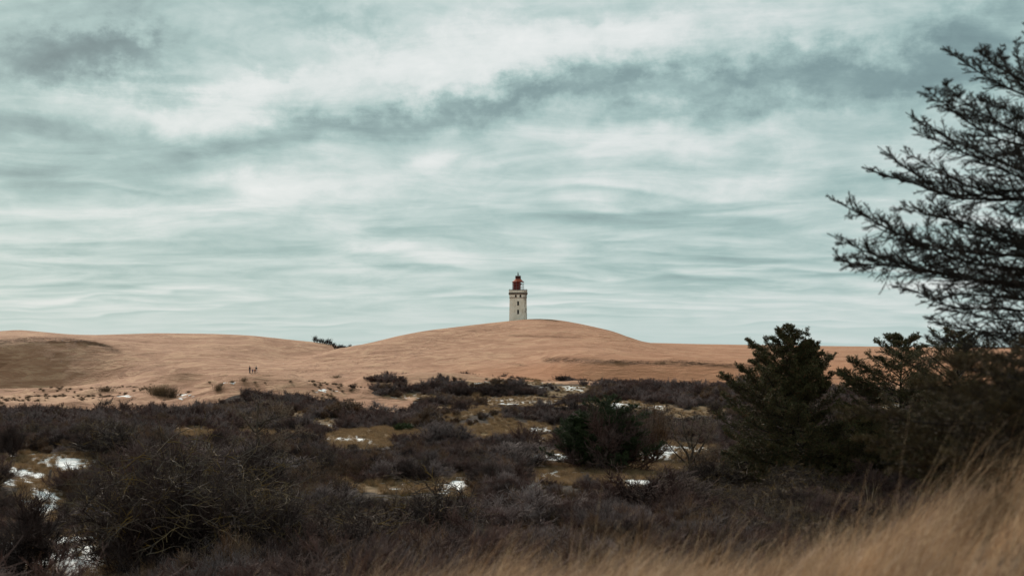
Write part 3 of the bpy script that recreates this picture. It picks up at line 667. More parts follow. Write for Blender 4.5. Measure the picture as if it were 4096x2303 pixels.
M_PINE = needle_mat('pine_needles', (0.018, 0.030, 0.011), (0.038, 0.054, 0.018), (0.062, 0.072, 0.024))
M_TRUNK = twig_mat('conifer_bark', (0.030, 0.022, 0.018), (0.045, 0.034, 0.028))
M_DEAD = twig_mat('dead_pale_wood', (0.16, 0.125, 0.095), (0.26, 0.205, 0.155))
M_THORN = twig_mat('thorn_bark', (0.075, 0.054, 0.040), (0.19, 0.130, 0.094))

def needles(r, P, per, ln, wd, lo=0.0, forward=0.75):
    """diamond needles along polylines"""
    n = len(P) * per
    q, t, i = pick(r, P, n, lo, 1.0)
    d = unit(t * forward + r.normal(0, .62, (n, 3)))
    s_ = unit(np.cross(d, r.normal(0, 1, (n, 3))))
    L = (ln * r.uniform(.6, 1.2, n))[:, None]
    V = np.stack([q, q + d * L * .45 + s_ * wd, q + d * L, q + d * L * .45 - s_ * wd], 1).reshape(-1, 3)
    return V, np.arange(4 * n).reshape(n, 4), np.tile([0.2, .6, 1., .6], n)
def pick2(r, P, per, lo, hi):
    """evenly spread points, alternating sides; returns point, tangent, side sign, branch index, t"""
    N, K, _ = P.shape
    t = (lo + (hi - lo) * (np.arange(per) + .5) / per)[None] + r.uniform(-.4, .4, (N, per)) * (hi - lo) / per
    t = np.clip(t, 0, .999); u_ = t * (K - 1); k = u_.astype(int); f = (u_ - k)[..., None]; i = np.arange(N)[:, None]
    q = P[i, k] * (1 - f) + P[i, k + 1] * f; T = unit(P[i, k + 1] - P[i, k])
    sg = np.where((np.arange(per)[None] + r.integers(0, 2, (N, 1))) % 2 == 0, 1., -1.) * np.ones((N, per))
    return q.reshape(-1, 3), T.reshape(-1, 3), sg.reshape(-1), np.repeat(np.arange(N), per), t.reshape(-1)
def boughs(r, S1, L1, per2, per3, k2, k3, ln, wd, npn, r1, up=0.10, droop=0.0, fan=0.75, mat_ix=1, lo=0.12, vert=0.25):
    """side twigs, twiglets and needles on primary branches"""
    q, T, sg, i, t = pick2(r, S1, per2, lo, .97)
    side = unit(np.cross(T, [0, 0, 1.])) * sg[:, None]
    vv = r.normal(0, vert, (len(q), 1)) * np.array([[0, 0, 1.]])
    d = unit(T * .75 + side * fan * (1 - .6 * np.abs(vv[:, 2:3]).clip(0, 1)) + vv + r.normal(0, .18, (len(q), 3)) + np.array([0, 0, up - droop]))
    L2 = k2 * L1[i] * (1.12 - t) * r.uniform(.6, 1.15, len(q)) + ln * 2
    S2 = wander(r, q, d, L2, 5, .13, .04)
    q, T, sg, i3, t3 = pick2(r, S2, per3, .15, .98)
    side = unit(np.cross(T, [0, 0, 1.])) * sg[:, None]
    d = unit(T * .8 + side * .7 + r.normal(0, .28, (len(q), 3)) + np.array([0, 0, up * .6]))
    L3 = k3 * L2[i3] * (1.1 - t3) * r.uniform(.6, 1.2, len(q)) + ln
    S3 = wander(r, q, d, L3, 3, .12, .03)
    K = S1.shape[1]
    wood = join([tubes(S1, np.linspace(1, .22, K)[None] * r1[:, None], 5, np.zeros(S1.shape[:2])),
                 tubes(S2, np.linspace(.32, .12, 5)[None] * np.minimum(r1[i], .03)[:, None], 3, np.full(S2.shape[:2], .4)),
                 tubes(S3, np.full((len(S3), 3), 1.) * np.minimum(r1[i[i3]] * .14, .0035)[:, None], 3, np.full(S3.shape[:2], .6))])
    nd = join([needles(r, S1[:, K // 2 + 1:], npn * 3, ln, wd), needles(r, S2, npn * 2, ln, wd, .1), needles(r, S3, npn, ln, wd)])
    V, Q, A = join([wood, nd])
    return V, Q, A, np.concatenate([np.zeros(len(wood[1])), np.full(len(nd[1]), mat_ix)])

def conifer(X, row, hpx, wpx, text, seed, mats=None, nb=70, dist=None, name='spruce_tree', h0=.05, shape=1.0, tops=((0, 0, 1.0),), asc=.55, per2=15, per3=7, npn=10, ln=.095, wd=.010, group='conifers standing in the valley on the right', width_at=None, lean=0.0, rz=0, base_sink=.1, deep=1.0):
    r = np.random.default_rng(seed)
    if dist: x = (X - 2048) / F * dist; d = dist; z = float(height(np.array([x]), np.array([d]))[0])
    else: x, d, z = hit(X, row)
    H = hpx / F * d; Wd = wpx / F * d / 2
    root = empty(name, (x, d, z - base_sink), rz); label(root, text, 'tree', group)
    trunks = []; P1 = []; L1 = []
    for (ox, oz, hh) in tops:       # each leader: sideways offset, height it forks from, share of the height
        hz = H * hh; n = 12
        tz = np.linspace(0, 1, n); z0 = oz * H
        px = (ox * Wd) * sst(tz, 0, .6) + .05 * np.cumsum(r.normal(0, .3, n)) * (H / 9)
        tr = np.stack([px + lean * hz * tz, .04 * np.cumsum(r.normal(0, .3, n)), z0 + (hz - z0) * tz], 1)
        trunks.append((tr, H / 9 * np.linspace(.16 * (1 - oz) + .02, .012, n)))
        m = int(nb * (1 - oz) ** 0.8)
        lo_ = max(h0, oz + .12) if oz else h0; hs = lo_ + (.985 * hh - lo_) * np.linspace(0, 1, m) ** 1.35 + r.uniform(-.01, .01, m)
        for j, hq in enumerate(hs):
            f = (hq - oz) / max(hh - oz, .01)
            c = np.array([np.interp(f, tz, tr[:, 0]), np.interp(f, tz, tr[:, 1]), hq * H])
            az_ = j * 2.4 + r.uniform(-.5, .5) + seed
            wprof = np.interp(hq / hh, *(width_at or ([0, .08, .25, .5, .75, .9, 1], [.65, .95, 1., .82, .52, .28, .07])))
            L = Wd * wprof * r.uniform(.62, 1.35) * (1 if oz == 0 else .6)
            up0 = np.interp(hq, [0, .3, .7, 1], [-.10, .06, asc * .75, .95])
            K = 8; tk = np.linspace(0, 1, K)
            dirn = np.array([math.cos(az_), math.sin(az_) * deep])
            rr = L * tk; zz = L * (up0 * tk + .16 * tk ** 2.2 * (1 if hq < .6 else .3) - .10 * np.sin(tk * 3.14) * (hq < .5))
            bend = .10 * L * np.sin(tk * 2.5 + r.uniform(0, 6)) * tk
            P1.append(np.stack([c[0] + dirn[0] * rr - dirn[1] * bend, c[1] + dirn[1] * rr + dirn[0] * bend, c[2] + zz], 1)); L1.append(L)
    P1 = np.array(P1); L1 = np.array(L1)
    long_ = L1 > np.median(L1); pieces = []
    for sel, p2, p3 in ((long_, int(per2 * 2.7), per3 + 3), (~long_, per2, per3)):
        pieces.append(boughs(r, P1[sel], L1[sel], p2, p3, .40, .45, ln, wd, npn, .012 + .012 * L1[sel], vert=.3))
    V, Q, A = join([p[:3] for p in pieces]); MI = np.concatenate([p[3] for p in pieces])
    tv = join([tubes(t_[None], r_[None], 8, np.zeros((1, len(t_)))) for t_, r_ in trunks])
    mesh_from('trunk', tv[0], tv[1], M_TRUNK, root, True, dict(tip=tv[2]))
    mesh_from('crown', V, Q, [M_TRUNK, mats or M_SPRUCE], root, False, dict(tip=A), mi=MI)
    return root
conifer(3225, 1955, 632, 590, 'big dark spruce with two pointed leaders left of the other conifers', 3, nb=84, asc=.8, npn=13, ln=.105, wd=.013, tops=((-.26, 0, 1.0), (.0, .45, .93)), width_at=([0, .08, .25, .45, .6, .75, .9, 1], [.6, .95, 1., .84, .60, .42, .22, .07]))
conifer(3610, 1955, 600, 560, 'middle dark spruce between the two-leader spruce and the one behind the blurred boughs', 8, nb=70, npn=13, ln=.105, wd=.013)
conifer(3830, 1985, 640, 600, 'rightmost sharp spruce, partly veiled by blurred near boughs', 12, nb=74, asc=.8)
conifer(4060, 1960, 470, 420, 'dark low spruce at the right edge behind the blurred boughs', 15, nb=54, asc=.5)
conifer(2400, 1880, 265, 400, 'broad dark green pine with a wind-clipped slanting crown, left of the thorn tree', 21, mats=M_PINE, nb=60, name='pine_tree', h0=.18, asc=.35, width_at=([0, .2, .5, .8, 1], [.7, 1., .85, .55, .2]), tops=((.1, 0, 1.0), (-.45, .1, .80)), npn=12, per2=13)
conifer(2995, 1925, 150, 300, 'low spreading dark spruce scrub just left of the big spruce', 24, nb=30, h0=.1, asc=.2, npn=9)
x_, d_, z_ = hit(1615, 1722)
V, Q, A = shrub_geo(400, H=.5, Rd=1.5, stems=60, limbs=300, twigs=2600, tw=.012, twl=.22, spread=1.35, up=.2)
o = mesh_from('juniper_bush', V, Q, M_PINE, attrs=dict(tip=A)); o.location = (x_, d_, z_); w_ = 95 / F * d_ / 1.3; o.scale = (w_, w_, 32 / F * d_ / .52)
label(o, 'small flat bright green juniper bush on the tan grass left of the knoll', 'bush')

# the near tree: trunk beyond the right edge, branches swept to the left
NB = [
 [(4700,560),(4300,450),(4096,385),(3930,300),(3840,240),(3770,185)],
 [(4300,440),(4120,335),(4000,275),(3950,240),(3905,190)], [(4200,420),(4060,320),(4015,250),(4000,175)], [(4250,430),(4095,310),(4068,230),(4065,148)], [(4300,420),(4150,300),(4120,200),(4110,90)],
 [(4700,760),(4300,640),(4096,585),(3950,545),(3830,460),(3740,385),(3690,345)], [(4300,620),(4050,520),(3900,440),(3820,380),(3768,330)],
 [(4700,700),(4250,560),(4096,470),(3980,420),(3900,400)], [(4700,860),(4096,690),(3900,600),(3760,540),(3622,450)], [(4700,880),(4096,720),(3930,640),(3800,590),(3700,540),(3640,510)],
 [(4700,930),(4300,800),(4096,748),(3960,775),(3800,795),(3700,720),(3600,660),(3540,620),(3510,585)],
 [(4700,940),(4100,790),(3900,800),(3800,795),(3720,755),(3600,715),(3520,700),(3445,668)], [(4700,950),(4096,800),(3900,760),(3780,700),(3640,620),(3600,600)],
 [(4700,1120),(4300,1050),(4096,1020),(3900,1015),(3700,985),(3560,920),(3450,860),(3380,820),(3315,790)],
 [(4700,1240),(4300,1170),(4096,1130),(3900,1120),(3720,1080),(3560,1050),(3440,1000),(3370,960),(3308,933)],
 [(4300,1170),(3900,1120),(3560,1060),(3450,1055),(3390,1060),(3330,1018)],
 [(4700,1060),(4200,960),(4000,930),(3850,890),(3700,850),(3560,830)], [(4700,1100),(4096,980),(3900,940),(3800,870),(3730,815),(3700,780)], [(4700,1180),(4096,1075),(3900,1060),(3760,1010),(3620,960),(3520,900)],
 [(4700,1330),(4300,1270),(4000,1230),(3800,1240),(3700,1180),(3640,1150),(3555,1138)], [(4700,1420),(4200,1350),(4000,1330),(3850,1320),(3760,1300),(3690,1265)],
 [(4700,1480),(4300,1400),(4096,1390),(3900,1390),(3800,1360),(3680,1345)], [(4700,1300),(4200,1210),(4000,1190),(3850,1170),(3750,1190),(3660,1220)], [(4700,1380),(4200,1290),(4000,1280),(3860,1250),(3760,1240)],
 [(4700,1040),(4200,900),(4050,850),(3950,830)], [(4700,1210),(4200,1110),(4050,1100),(3960,1060)], [(4700,1450),(4250,1380),(4080,1370),(3960,1340),(3880,1290)], [(4700,820),(4250,650),(4100,640),(3990,590)],
 [(4700,1150),(4250,1040),(4090,1000),(3990,960),(3900,900)], [(4700,1350),(4250,1240),(4090,1200),(3990,1150),(3900,1120)], [(4700,1500),(4250,1440),(4100,1440),(3980,1440),(3880,1420)],
]
def spline(pts, n):
    p = np.array(pts, float); s_ = np.concatenate([[0], np.cumsum(np.linalg.norm(np.diff(p, axis=0), axis=1))]); s_ /= s_[-1]
    q = np.stack([np.interp(np.linspace(0, 1, n * 3), s_, p[:, k]) for k in range(p.shape[1])], 1)
    ker = np.ones(5) / 5
    for k in range(q.shape[1]):
        a = np.pad(q[:, k], 2, mode='reflect', reflect_type='odd'); q[:, k] = np.convolve(a, ker, 'valid')
    return q[np.linspace(0, n * 3 - 1, n).astype(int)]
def near_tree(name, text, D0, paths, trunk, seed, mat, npn, ln, wd, per2, per3, k2, k3, up=.12, depth_r=1.3, droop=0.0, r1=.022):
    r = np.random.default_rng(seed)
    tx = (trunk[0] - 2048) / F * D0; gz_ = float(height(np.array([tx]), np.array([D0]))[0])
    root = empty(name, (tx, D0, gz_)); label(root, text, 'tree')
    S = []; 
    for k, pts in enumerate(paths):
        da = r.uniform(-depth_r, depth_r); m_ = len(pts)
        w3 = []
        for j, (X, Y) in enumerate(pts):
            D = D0 + da * j / (m_ - 1)
            w3.append(((X - 2048) / F * D - tx, D - D0, (HOR - Y) / F * D + CZ - gz_))
        S.append(spline(w3, 12))
    S = np.array(S); L = np.linalg.norm(S[:, -1] - S[:, 0], axis=1)
    for k in range(len(S)):
        V, Q, A, MI = boughs(r, S[k:k + 1], L[k:k + 1], max(6, int(per2 * L[k])), per3, k2, k3, ln, wd, npn, np.array([.010 + r1 * .4 * L[k] / 2.2]), up=up, droop=droop, lo=.20, vert=.5)
        mesh_from('branch', V, Q, [M_TRUNK, mat], root, False, dict(tip=A), mi=MI)
    zt = (HOR - trunk[1]) / F * D0 + CZ - gz_
    t_ = np.stack([.05 * np.sin(np.linspace(0, 4, 12)), np.zeros(12), np.linspace(-.2, zt, 12)], 1)
    V, Q, A = tubes(t_[None], np.linspace(.17, .02, 12)[None], 10, np.zeros((1, 12)))
    mesh_from('trunk', V, Q, M_TRUNK, root, True, dict(tip=A))
    return root
near_tree('spruce_tree', 'blurred near conifer, its dark branches reaching in from the right edge against the sky', 14.0, NB, (4720, -500), 31, M_NEAR, 24, .0135, .0014, 26, 9, .20, .58)
NB2 = [[(4560,1740),(4100,1690),(3800,1700),(3600,1680),(3450,1650),(3330,1660)], [(4560,1850),(4000,1790),(3700,1800),(3520,1770),(3400,1745)], [(4560,1600),(4200,1540),(4000,1500),(3880,1480),(3770,1440)],
 [(4560,1930),(4100,1870),(3850,1880),(3650,1860),(3520,1850)], [(4560,1680),(4096,1620),(3850,1560),(3700,1550),(3620,1560)], [(4560,1560),(4200,1480),(4096,1450),(4000,1440),(3920,1400)],
 [(4560,1780),(4096,1740),(3900,1740),(3700,1730),(3560,1720)], [(4560,1650),(4200,1600),(4000,1590),(3860,1620),(3740,1630)], [(4560,1820),(4200,1800),(4000,1830),(3850,1820),(3750,1830)],
 [(4560,1700),(4300,1650),(4100,1660),(3980,1640)], [(4560,1880),(4200,1850),(4050,1900),(3900,1930)], [(4560,1640),(4250,1560),(4096,1540),(3990,1540)], [(4560,1500),(4300,1420),(4150,1400),(4060,1370)]]
near_tree('young_spruce', 'blurred olive-brown young conifer low at the right edge, before the sharp spruces', 11.0, NB2, (4580, 1300), 37, M_NEARB, 22, .018, .0018, 32, 9, .26, .50, up=.05, depth_r=1.0)

# ---------------------------------------------------------------- bare trees and dead wood
def bare_tree(X, row, hpx, text, seed, mat, paths, wpx=150, name='bare_tree', limbs=60, twigs=500, tw=.006, twl=.5, jit=.25, r0=.07, group=None, sprays=400):
    """paths: trunk and boughs in units of the height (x, z)"""
    r = np.random.default_rng(seed); x, d, z = hit(X, row); H = hpx / F * d
    root = empty(name, (x, d, z - .1)); label(root, text, 'tree', group)
    TP = []
    for p in paths:
        q = np.array([(a * H, r.uniform(-.05, .05) * H * (i > 0), c * H) for i, (a, c) in enumerate(p)])
        TP.append(spline(q, 10) + r.normal(0, .008 * H, (10, 3)))
    TP = np.array(TP); Lp = np.linalg.norm(TP[:, -1] - TP[:, 0], axis=1)
    V, Q, A = tubes(TP, np.linspace(1, .25, 10)[None] * (r0 * Lp / Lp.max())[:, None], 6, np.zeros((len(TP), 10)))
    mesh_from('trunk', V, Q, mat, root, True, dict(tip=A))
    q, t, _ = pick(r, TP, limbs, .25, 1.0)
    S2 = wander(r, q, unit(t * .5 + r.normal(0, .6, (limbs, 3)) + [0, 0, .15]), H * r.uniform(.10, .26, limbs), 6, jit, .03)
    q, t, _ = pick(r, S2, twigs, .1, 1.0)
    S3 = wander(r, q, unit(t + r.normal(0, .5, (twigs, 3)) + [0, 0, .15]), twl * r.uniform(.4, 1.1, twigs), 4, jit, .03)
    q, t, _ = pick(r, S3, sprays, .2, 1.0)
    S4 = wander(r, q, unit(t + r.normal(0, .5, (sprays, 3)) + [0, 0, .1]), twl * .45 * r.uniform(.4, 1.1, sprays), 2, .1, 0)
    V, Q, A = join([tubes(S2, np.linspace(.02, .008, 6)[None] * np.ones((limbs, 1)), 4, np.full((limbs, 6), .3)), tubes(S3, np.linspace(tw, tw * .5, 4)[None] * np.ones((twigs, 1)), 3, np.full((twigs, 4), .8)),
                    tubes(S4, np.full((sprays, 2), tw * .6), 3, np.full((sprays, 2), .9))])
    mesh_from('crown', V, Q, mat, root, False, dict(tip=A))
    return root
bare_tree(1062, 1885, 275, 'tall thin leafless tree with a slim crooked trunk, left of centre in the thicket', 41, M_THORN,
          [[(0, 0), (-.05, .3), (-.12, .55), (-.12, .8), (-.10, 1.0)], [(-.08, .35), (.15, .48), (.35, .52), (.5, .62)], [(-.1, .55), (-.25, .7), (-.38, .9)], [(-.11, .6), (.05, .75), (.2, .95)], [(-.1, .7), (.1, .8), (.38, .82)], [(-.07, .3), (-.3, .45), (-.45, .5)], [(0, .15), (.2, .3), (.3, .35)]], limbs=110, twigs=900, sprays=900, r0=.15, tw=.011)
bare_tree(2760, 1862, 225, 'gnarled brown thorn tree with several twisted stems, left of the big spruce', 43, M_THORN,
          [[(0, 0), (-.05, .25), (-.25, .5), (-.35, .8)], [(.02, 0), (.05, .3), (.0, .6), (.08, .9)], [(.04, 0), (.15, .25), (.3, .5), (.42, .75)], [(-.03, 0), (-.2, .2), (-.45, .45)], [(.05, .05), (.25, .2), (.45, .3)], [(0, .3), (-.1, .6), (-.15, .95)], [(.05, .3), (.2, .6), (.25, .9)]], limbs=160, twigs=1500, sprays=1500, r0=.13, tw=.009, jit=.34, twl=.45)
bare_tree(2545, 1800, 215, 'dark leaning bare tree rising to the right behind the green pine', 44, M_DARK,
          [[(0, 0), (.15, .3), (.35, .55), (.6, .8)], [(.1, .2), (.1, .5), (.2, .85)], [(.2, .35), (.45, .5), (.7, .6)]], limbs=70, twigs=800, sprays=800, r0=.10, tw=.009)
def deadwood(X, row, wpx, hpx, n, seed, text, mat, name='dead_branches', cat='dead wood', loops=.5, rad=.035, group=None):
    r = np.random.default_rng(seed); x, d, z = hit(X, row); w = wpx / F * d; h = hpx / F * d
    a = r.uniform(0, 6.28, n)
    P0 = np.stack([r.uniform(-.35, .35, n) * w, r.uniform(-.3, .3, n), np.zeros(n)], 1)
    S_ = wander(r, P0, np.stack([np.cos(a) * .6, np.sin(a) * .3, np.full(n, 1.)], 1), h * r.uniform(.7, 1.5, n), 9, loops, -.02)
    q, t, _ = pick(r, S_, n * 3, .3, 1.0); S2 = wander(r, q, t + r.normal(0, .6, (n * 3, 3)), h * r.uniform(.2, .5, n * 3), 5, loops, 0)
    V, Q, A = join([tubes(S_, np.linspace(rad, rad * .3, 9)[None] * np.ones((n, 1)), 6, np.full((n, 9), .7)), tubes(S2, np.linspace(rad * .35, rad * .15, 5)[None] * np.ones((3 * n, 1)), 4, np.full((3 * n, 5), .9))])
    V[:, 2] = np.maximum(V[:, 2], -.05)
    o = mesh_from(name, V, Q, mat, smooth=True, attrs=dict(tip=A)); o.location = (x, d, z); label(o, text, cat, group); return o
deadwood(835, 1852, 140, 90, 8, 51, 'pale looping dead branches left of the bare tree', M_DEAD, loops=.42, rad=.065)
deadwood(1475, 1812, 110, 40, 14, 52, 'broken brown branches heaped below the scattered snow dots', M_THORN, loops=.3, rad=.04)
deadwood(945, 1712, 70, 45, 5, 53, 'pale forked dead wood on the slope above the bare tree', M_DEAD, loops=.35, rad=.05)
# pale upright stems and reeds
def stems(X, row, wpx, hpx, n, seed, text, mat, rad=.012, lean=.15, name='dry_stems', cat='plant', dist=None):
    r = np.random.default_rng(seed)
    if dist: x = (X - 2048) / F * dist; d = dist; z = float(height(np.array([x]), np.array([d]))[0])
    else: x, d, z = hit(X, row)
    w = wpx / F * d; h = hpx / F * d
    P0 = np.stack([r.normal(0, .12, n) * w, r.normal(0, .08, n), np.zeros(n)], 1)
    S_ = wander(r, P0, np.stack([r.normal(0, lean, n) + .05, r.normal(0, lean, n), np.full(n, 1.)], 1), h * r.uniform(.6, 1.1, n), 6, .07, .02)
    q, t, _ = pick(r, S_, n * 2, .4, 1.0); S2 = wander(r, q, t + r.normal(0, .25, (n * 2, 3)), h * .25 * r.uniform(.5, 1, n * 2), 3, .1, .05)
    V, Q, A = join([tubes(S_, np.linspace(rad, rad * .3, 6)[None] * np.ones((n, 1)), 4, np.full((n, 6), .8)), tubes(S2, np.linspace(rad * .4, rad * .2, 3)[None] * np.ones((2 * n, 1)), 3, np.full((2 * n, 3), .9))])
    o = mesh_from(name, V, Q, mat, attrs=dict(tip=A)); o.location = (x, d, z); label(o, text, cat); return o
M_STRAW = twig_mat('straw_stems', (0.16, 0.105, 0.062), (0.26, 0.175, 0.11))
stems(1573, 2075, 60, 150, 16, 61, 'cluster of tall pale upright stems left of the dark lichened shrub', M_STRAW, .014, .16)
stems(3480, 2060, 50, 150, 9, 62, 'thin pale reed stalks on the slope below the spruces', M_STRAW, .009, .10)
stems(2415, 2070, 20, 70, 3, 63, 'single thin pale stalk in the thicket below the green pine', M_STRAW, .009, .04)
stems(3165, 2135, 230, 130, 110, 64, 'wide clump of upright pale stems behind the foreground grass', M_STRAW, .008, .30)

# ---------------------------------------------------------------- grasses
def blades(r, P0, L, lean, bend, wd, K=5):
    """flat curved blades: P0 (n,3), L (n), lean dir (n,2), bend strength"""
    n = len(P0); tk = np.linspace(0, 1, K)
    th = (.12 + bend[:, None] * tk[None] ** 1.3)                         # angle from upright along the blade
    ds = L[:, None] / (K - 1)
    hx = np.concatenate([np.zeros((n, 1)), np.cumsum(np.sin(th[:, 1:]) * ds, 1)], 1); hz = np.concatenate([np.zeros((n, 1)), np.cumsum(np.cos(th[:, 1:]) * ds, 1)], 1)
    C = P0[:, None] + np.stack([lean[:, None, 0] * hx, lean[:, None, 1] * hx, hz], 2)
    a = r.uniform(0, 3.14, n); s_ = np.stack([np.cos(a), np.sin(a), np.zeros(n)], 1)
    w = (wd[:, None] * (1 - tk[None] ** 1.6 * .92))[..., None] * s_[:, None]
    V = np.stack([C - w, C + w], 2)
    ix = np.arange(n * K * 2).reshape(n, K, 2)
    Q = np.stack([ix[:, :-1, 0], ix[:, :-1, 1], ix[:, 1:, 1], ix[:, 1:, 0]], -1).reshape(-1, 4)
    A = np.repeat(np.broadcast_to(tk, (n, K))[..., None], 2, 2)
    return V.reshape(-1, 3), Q, A.reshape(-1)
def grass_mat(name, a, b_, c_):
    m_, n, b = new_mat(name, 0.7)
    oc = n.n('ShaderNodeTexCoord').outputs['Object']; oi = n.n('ShaderNodeObjectInfo').outputs['Random']
    c = n.mix(n.mr(n.m('ADD', n.noise(oc, 2.2, 5, 0.62), n.m('MULTIPLY', n.m('SUBTRACT', oi, .5), .3)), 0.36, 0.64), (*a, 1), (*b_, 1))
    c = n.mix(n.mr(n.noise(oc, 14.0, 3, 0.6), 0.40, 0.70, 0, .7), c, (*c_, 1))
    n.put(b.inputs['Base Color'], c)
    tl = n.n('ShaderNodeBsdfTranslucent'); n.put(tl.inputs[0], c); mx = n.n('ShaderNodeMixShader'); mx.inputs[0].default_value = .25
    out = [q for q in n.t.nodes if q.type == 'OUTPUT_MATERIAL'][0]
    n.L.new(b.outputs[0], mx.inputs[1]); n.L.new(tl.outputs[0], mx.inputs[2]); n.L.new(mx.outputs[0], out.inputs[0])
    return m_
M_DUNEGRASS = grass_mat('marram_straw', (0.20, 0.110, 0.060), (0.58, 0.345, 0.19), (0.76, 0.53, 0.32))
M_TURF = grass_mat('dead_turf_grass', (0.13, 0.080, 0.044), (0.27, 0.170, 0.088), (0.36, 0.24, 0.13))
M_MARRAM = grass_mat('dark_marram', (0.060, 0.038, 0.026), (0.12, 0.080, 0.048), (0.17, 0.12, 0.075))
# foreground: long wind-laid grass on the knoll
r = np.random.default_rng(77)
n_ = 330000
D = np.exp(r.uniform(math.log(2.4), math.log(15.5), n_)); keepp = r.random(n_) < (D / 15.5) ** .7; D = D[keepp]
X = r.uniform(-500, 4900, len(D)); x = (X - 2048) / F * D
cl = fbm(x / .55, D / .55, 3, 90)
keepp = (cl > -.34) & (D < 10.0 + 2.5 * sst(X, 3300, 4300) + r.uniform(0, 2.8, len(D)))
x, D, X, cl = x[keepp], D[keepp], X[keepp], cl[keepp]
zz = height(x, D); nn = len(x)
L = (.40 + .55 * np.clip(cl, -.45, .8) + r.uniform(-.16, .25, nn) + .35 * (r.random(nn) < .04)) * np.interp(D, [2.4, 4.5, 9], [.55, .8, 1.0]); L = np.clip(L, .12, 1.1); L = np.where((X > 3500) & (D > 3.6) & (r.random(nn) < .10), L * r.uniform(1.4, 2.0, nn), L)
ang = r.normal(0.15, .55, nn) + 1.0 * fbm(x / .7, D / .7, 2, 95)
V, Q, A = blades(r, np.stack([x, D, zz - .02], 1), L, np.stack([np.cos(ang), np.sin(ang)], 1), np.clip(r.normal(1.22, .36, nn) + .7 * fbm(x / .5, D / .5, 2, 97), .1, 1.9), r.uniform(.0010, .0024, nn))
o = mesh_from('dune_grass', V, Q, M_DUNEGRASS, attrs=dict(tip=A)); o['kind'] = 'stuff'; label(o, 'long tan grass swept to the right by the wind across the foreground knoll', None)
print('blades', nn)
# tufts
def tuft_geo(seed, n, H, Rd, bend=(.5, .35), wd=(.002, .004), K=4):
    r = np.random.default_rng(seed); a = r.uniform(0, 6.28, n); q = np.abs(r.normal(0, .45, n)) * Rd
    P0 = np.stack([np.cos(a) * q, np.sin(a) * q, np.full(n, -.03)], 1); a2 = a + r.normal(0, .6, n)
    ln_ = unit(np.stack([np.cos(a2) + .5, np.sin(a2)], 1))
    return blades(r, P0, H * r.uniform(.6, 1.2, n), ln_, np.clip(r.normal(*bend, n), .05, 1.8), r.uniform(*wd, n), K)
def tuft_thing(name, seed, X, row, wpx, hpx, text, mat, n=260, group=None, nomw=1.0, nomh=.55, bend=(.7, .35)):
    x, d, z = hit(X, row); V, Q, A = tuft_geo(seed, n, nomh, nomw * .6, bend, (.004, .008))
    o = mesh_from(name, V, Q, mat, attrs=dict(tip=A)); o.location = (x, d, z); w = wpx / F * d; h = hpx / F * d
    o.scale = (w / nomw, w / nomw, h / nomh * 1.15); label(o, text, 'grass tuft', group); return o
G2 = 'grass tufts standing out on the sand and turf'
tA = tuft_thing('marram_tuft', 70, 640, 1582, 100, 44, 'large dark marram tuft on the hummock left of the bare sand dome', M_MARRAM, 900, G2)
tB = tuft_thing('marram_tuft', 71, 1905, 1592, 40, 26, 'pale spiky grass tuft alone in the dark thicket under the lighthouse dune', M_TURF, 260, G2)
tC = tuft_thing('marram_tuft', 72, 690, 1592, 46, 44, 'upright dark marram tuft just right of the largest one', M_MARRAM, 400, G2, bend=(.4, .2))
tD = tuft_thing('marram_tuft', 73, 872, 1562, 46, 32, 'round brown grass clump beside snow on the sand left of the dark mound', M_MARRAM, 400, G2)
tE = tuft_thing('marram_tuft', 74, 975, 1530, 30, 20, 'small dark grass crest on the sand ridge left of the mound top', M_MARRAM, 260, G2)
tF = tuft_thing('marram_tuft', 75, 420, 1565, 70, 22, 'low dark marram clump on the sand left of the large tuft', M_MARRAM, 400, G2)
tG = tuft_thing('marram_tuft', 76, 1345, 1512, 50, 14, 'low dark marram crest at the left end of the vegetated bank', M_MARRAM, 260, G2)
def tuft_scatter(name, d0, d1, step, protos, seed, text, fn, smin=.6, smax=1.3):
    x, y, z, r = field(d0, d1, step, seed=seed); sand, op, sn, gr, X, row = cover(x, y, z)
    k = fn(x, y, X, row, sand, op, sn, r); x, y, z = x[k], y[k], z[k]; n = len(x); s = r.uniform(smin, smax, n)
    print(name, n)
    o = scatter(name, protos, np.stack([x, y, z], 1), np.stack([r.normal(0, .1, n), r.normal(0, .1, n), r.uniform(0, 6.28, n)], 1), np.stack([s, s, s * r.uniform(.7, 1.2, n)], 1), r.integers(0, len(protos), n))
    o['kind'] = 'stuff'; label(o, text, None); return o
tuft_scatter('turf_grass', 22, 160, .5, [tB], 8, 'tan dead grass between the snow patches in the valley', lambda x, y, X, row, s, o_, sn, r: (s < .4) & (o_ > .10) & (r.random(len(x)) < .62 - .55 * sst(sn, .5, .9)), .35, .85)
tuft_scatter('far_turf_grass', 160, 340, .9, [tB], 9, 'tan dead grass on the farther openings of the valley', lambda x, y, X, row, s, o_, sn, r: (s < .45) & (o_ > .10) & (r.random(len(x)) < .40), .4, .9)
tuft_scatter('marram_grass', 200, 345, 1.3, [tC, tD, tF], 10, 'sparse marram tufts over the sandy hummocks', lambda x, y, X, row, s, o_, sn, r: (s > .5) & (fbm(x / 7, y / 10, 3, 33) + .25 * r.normal(size=len(x)) > .36) & (X < 1500) & (row > 1525), .35, .9)
tuft_scatter('bank_grass', 285, 330, 1.0, [tC, tB], 11, 'fringe of brown grass where the dune foot meets the thicket', lambda x, y, X, row, s, o_, sn, r: (X > 1380) & (y > 296) & (row > np.interp(X, *SANDLINE) - 9) & (r.random(len(x)) < .5 * sst(fbm(x / 9, y / 6, 2, 44), -.3, .3)), .5, 1.1)

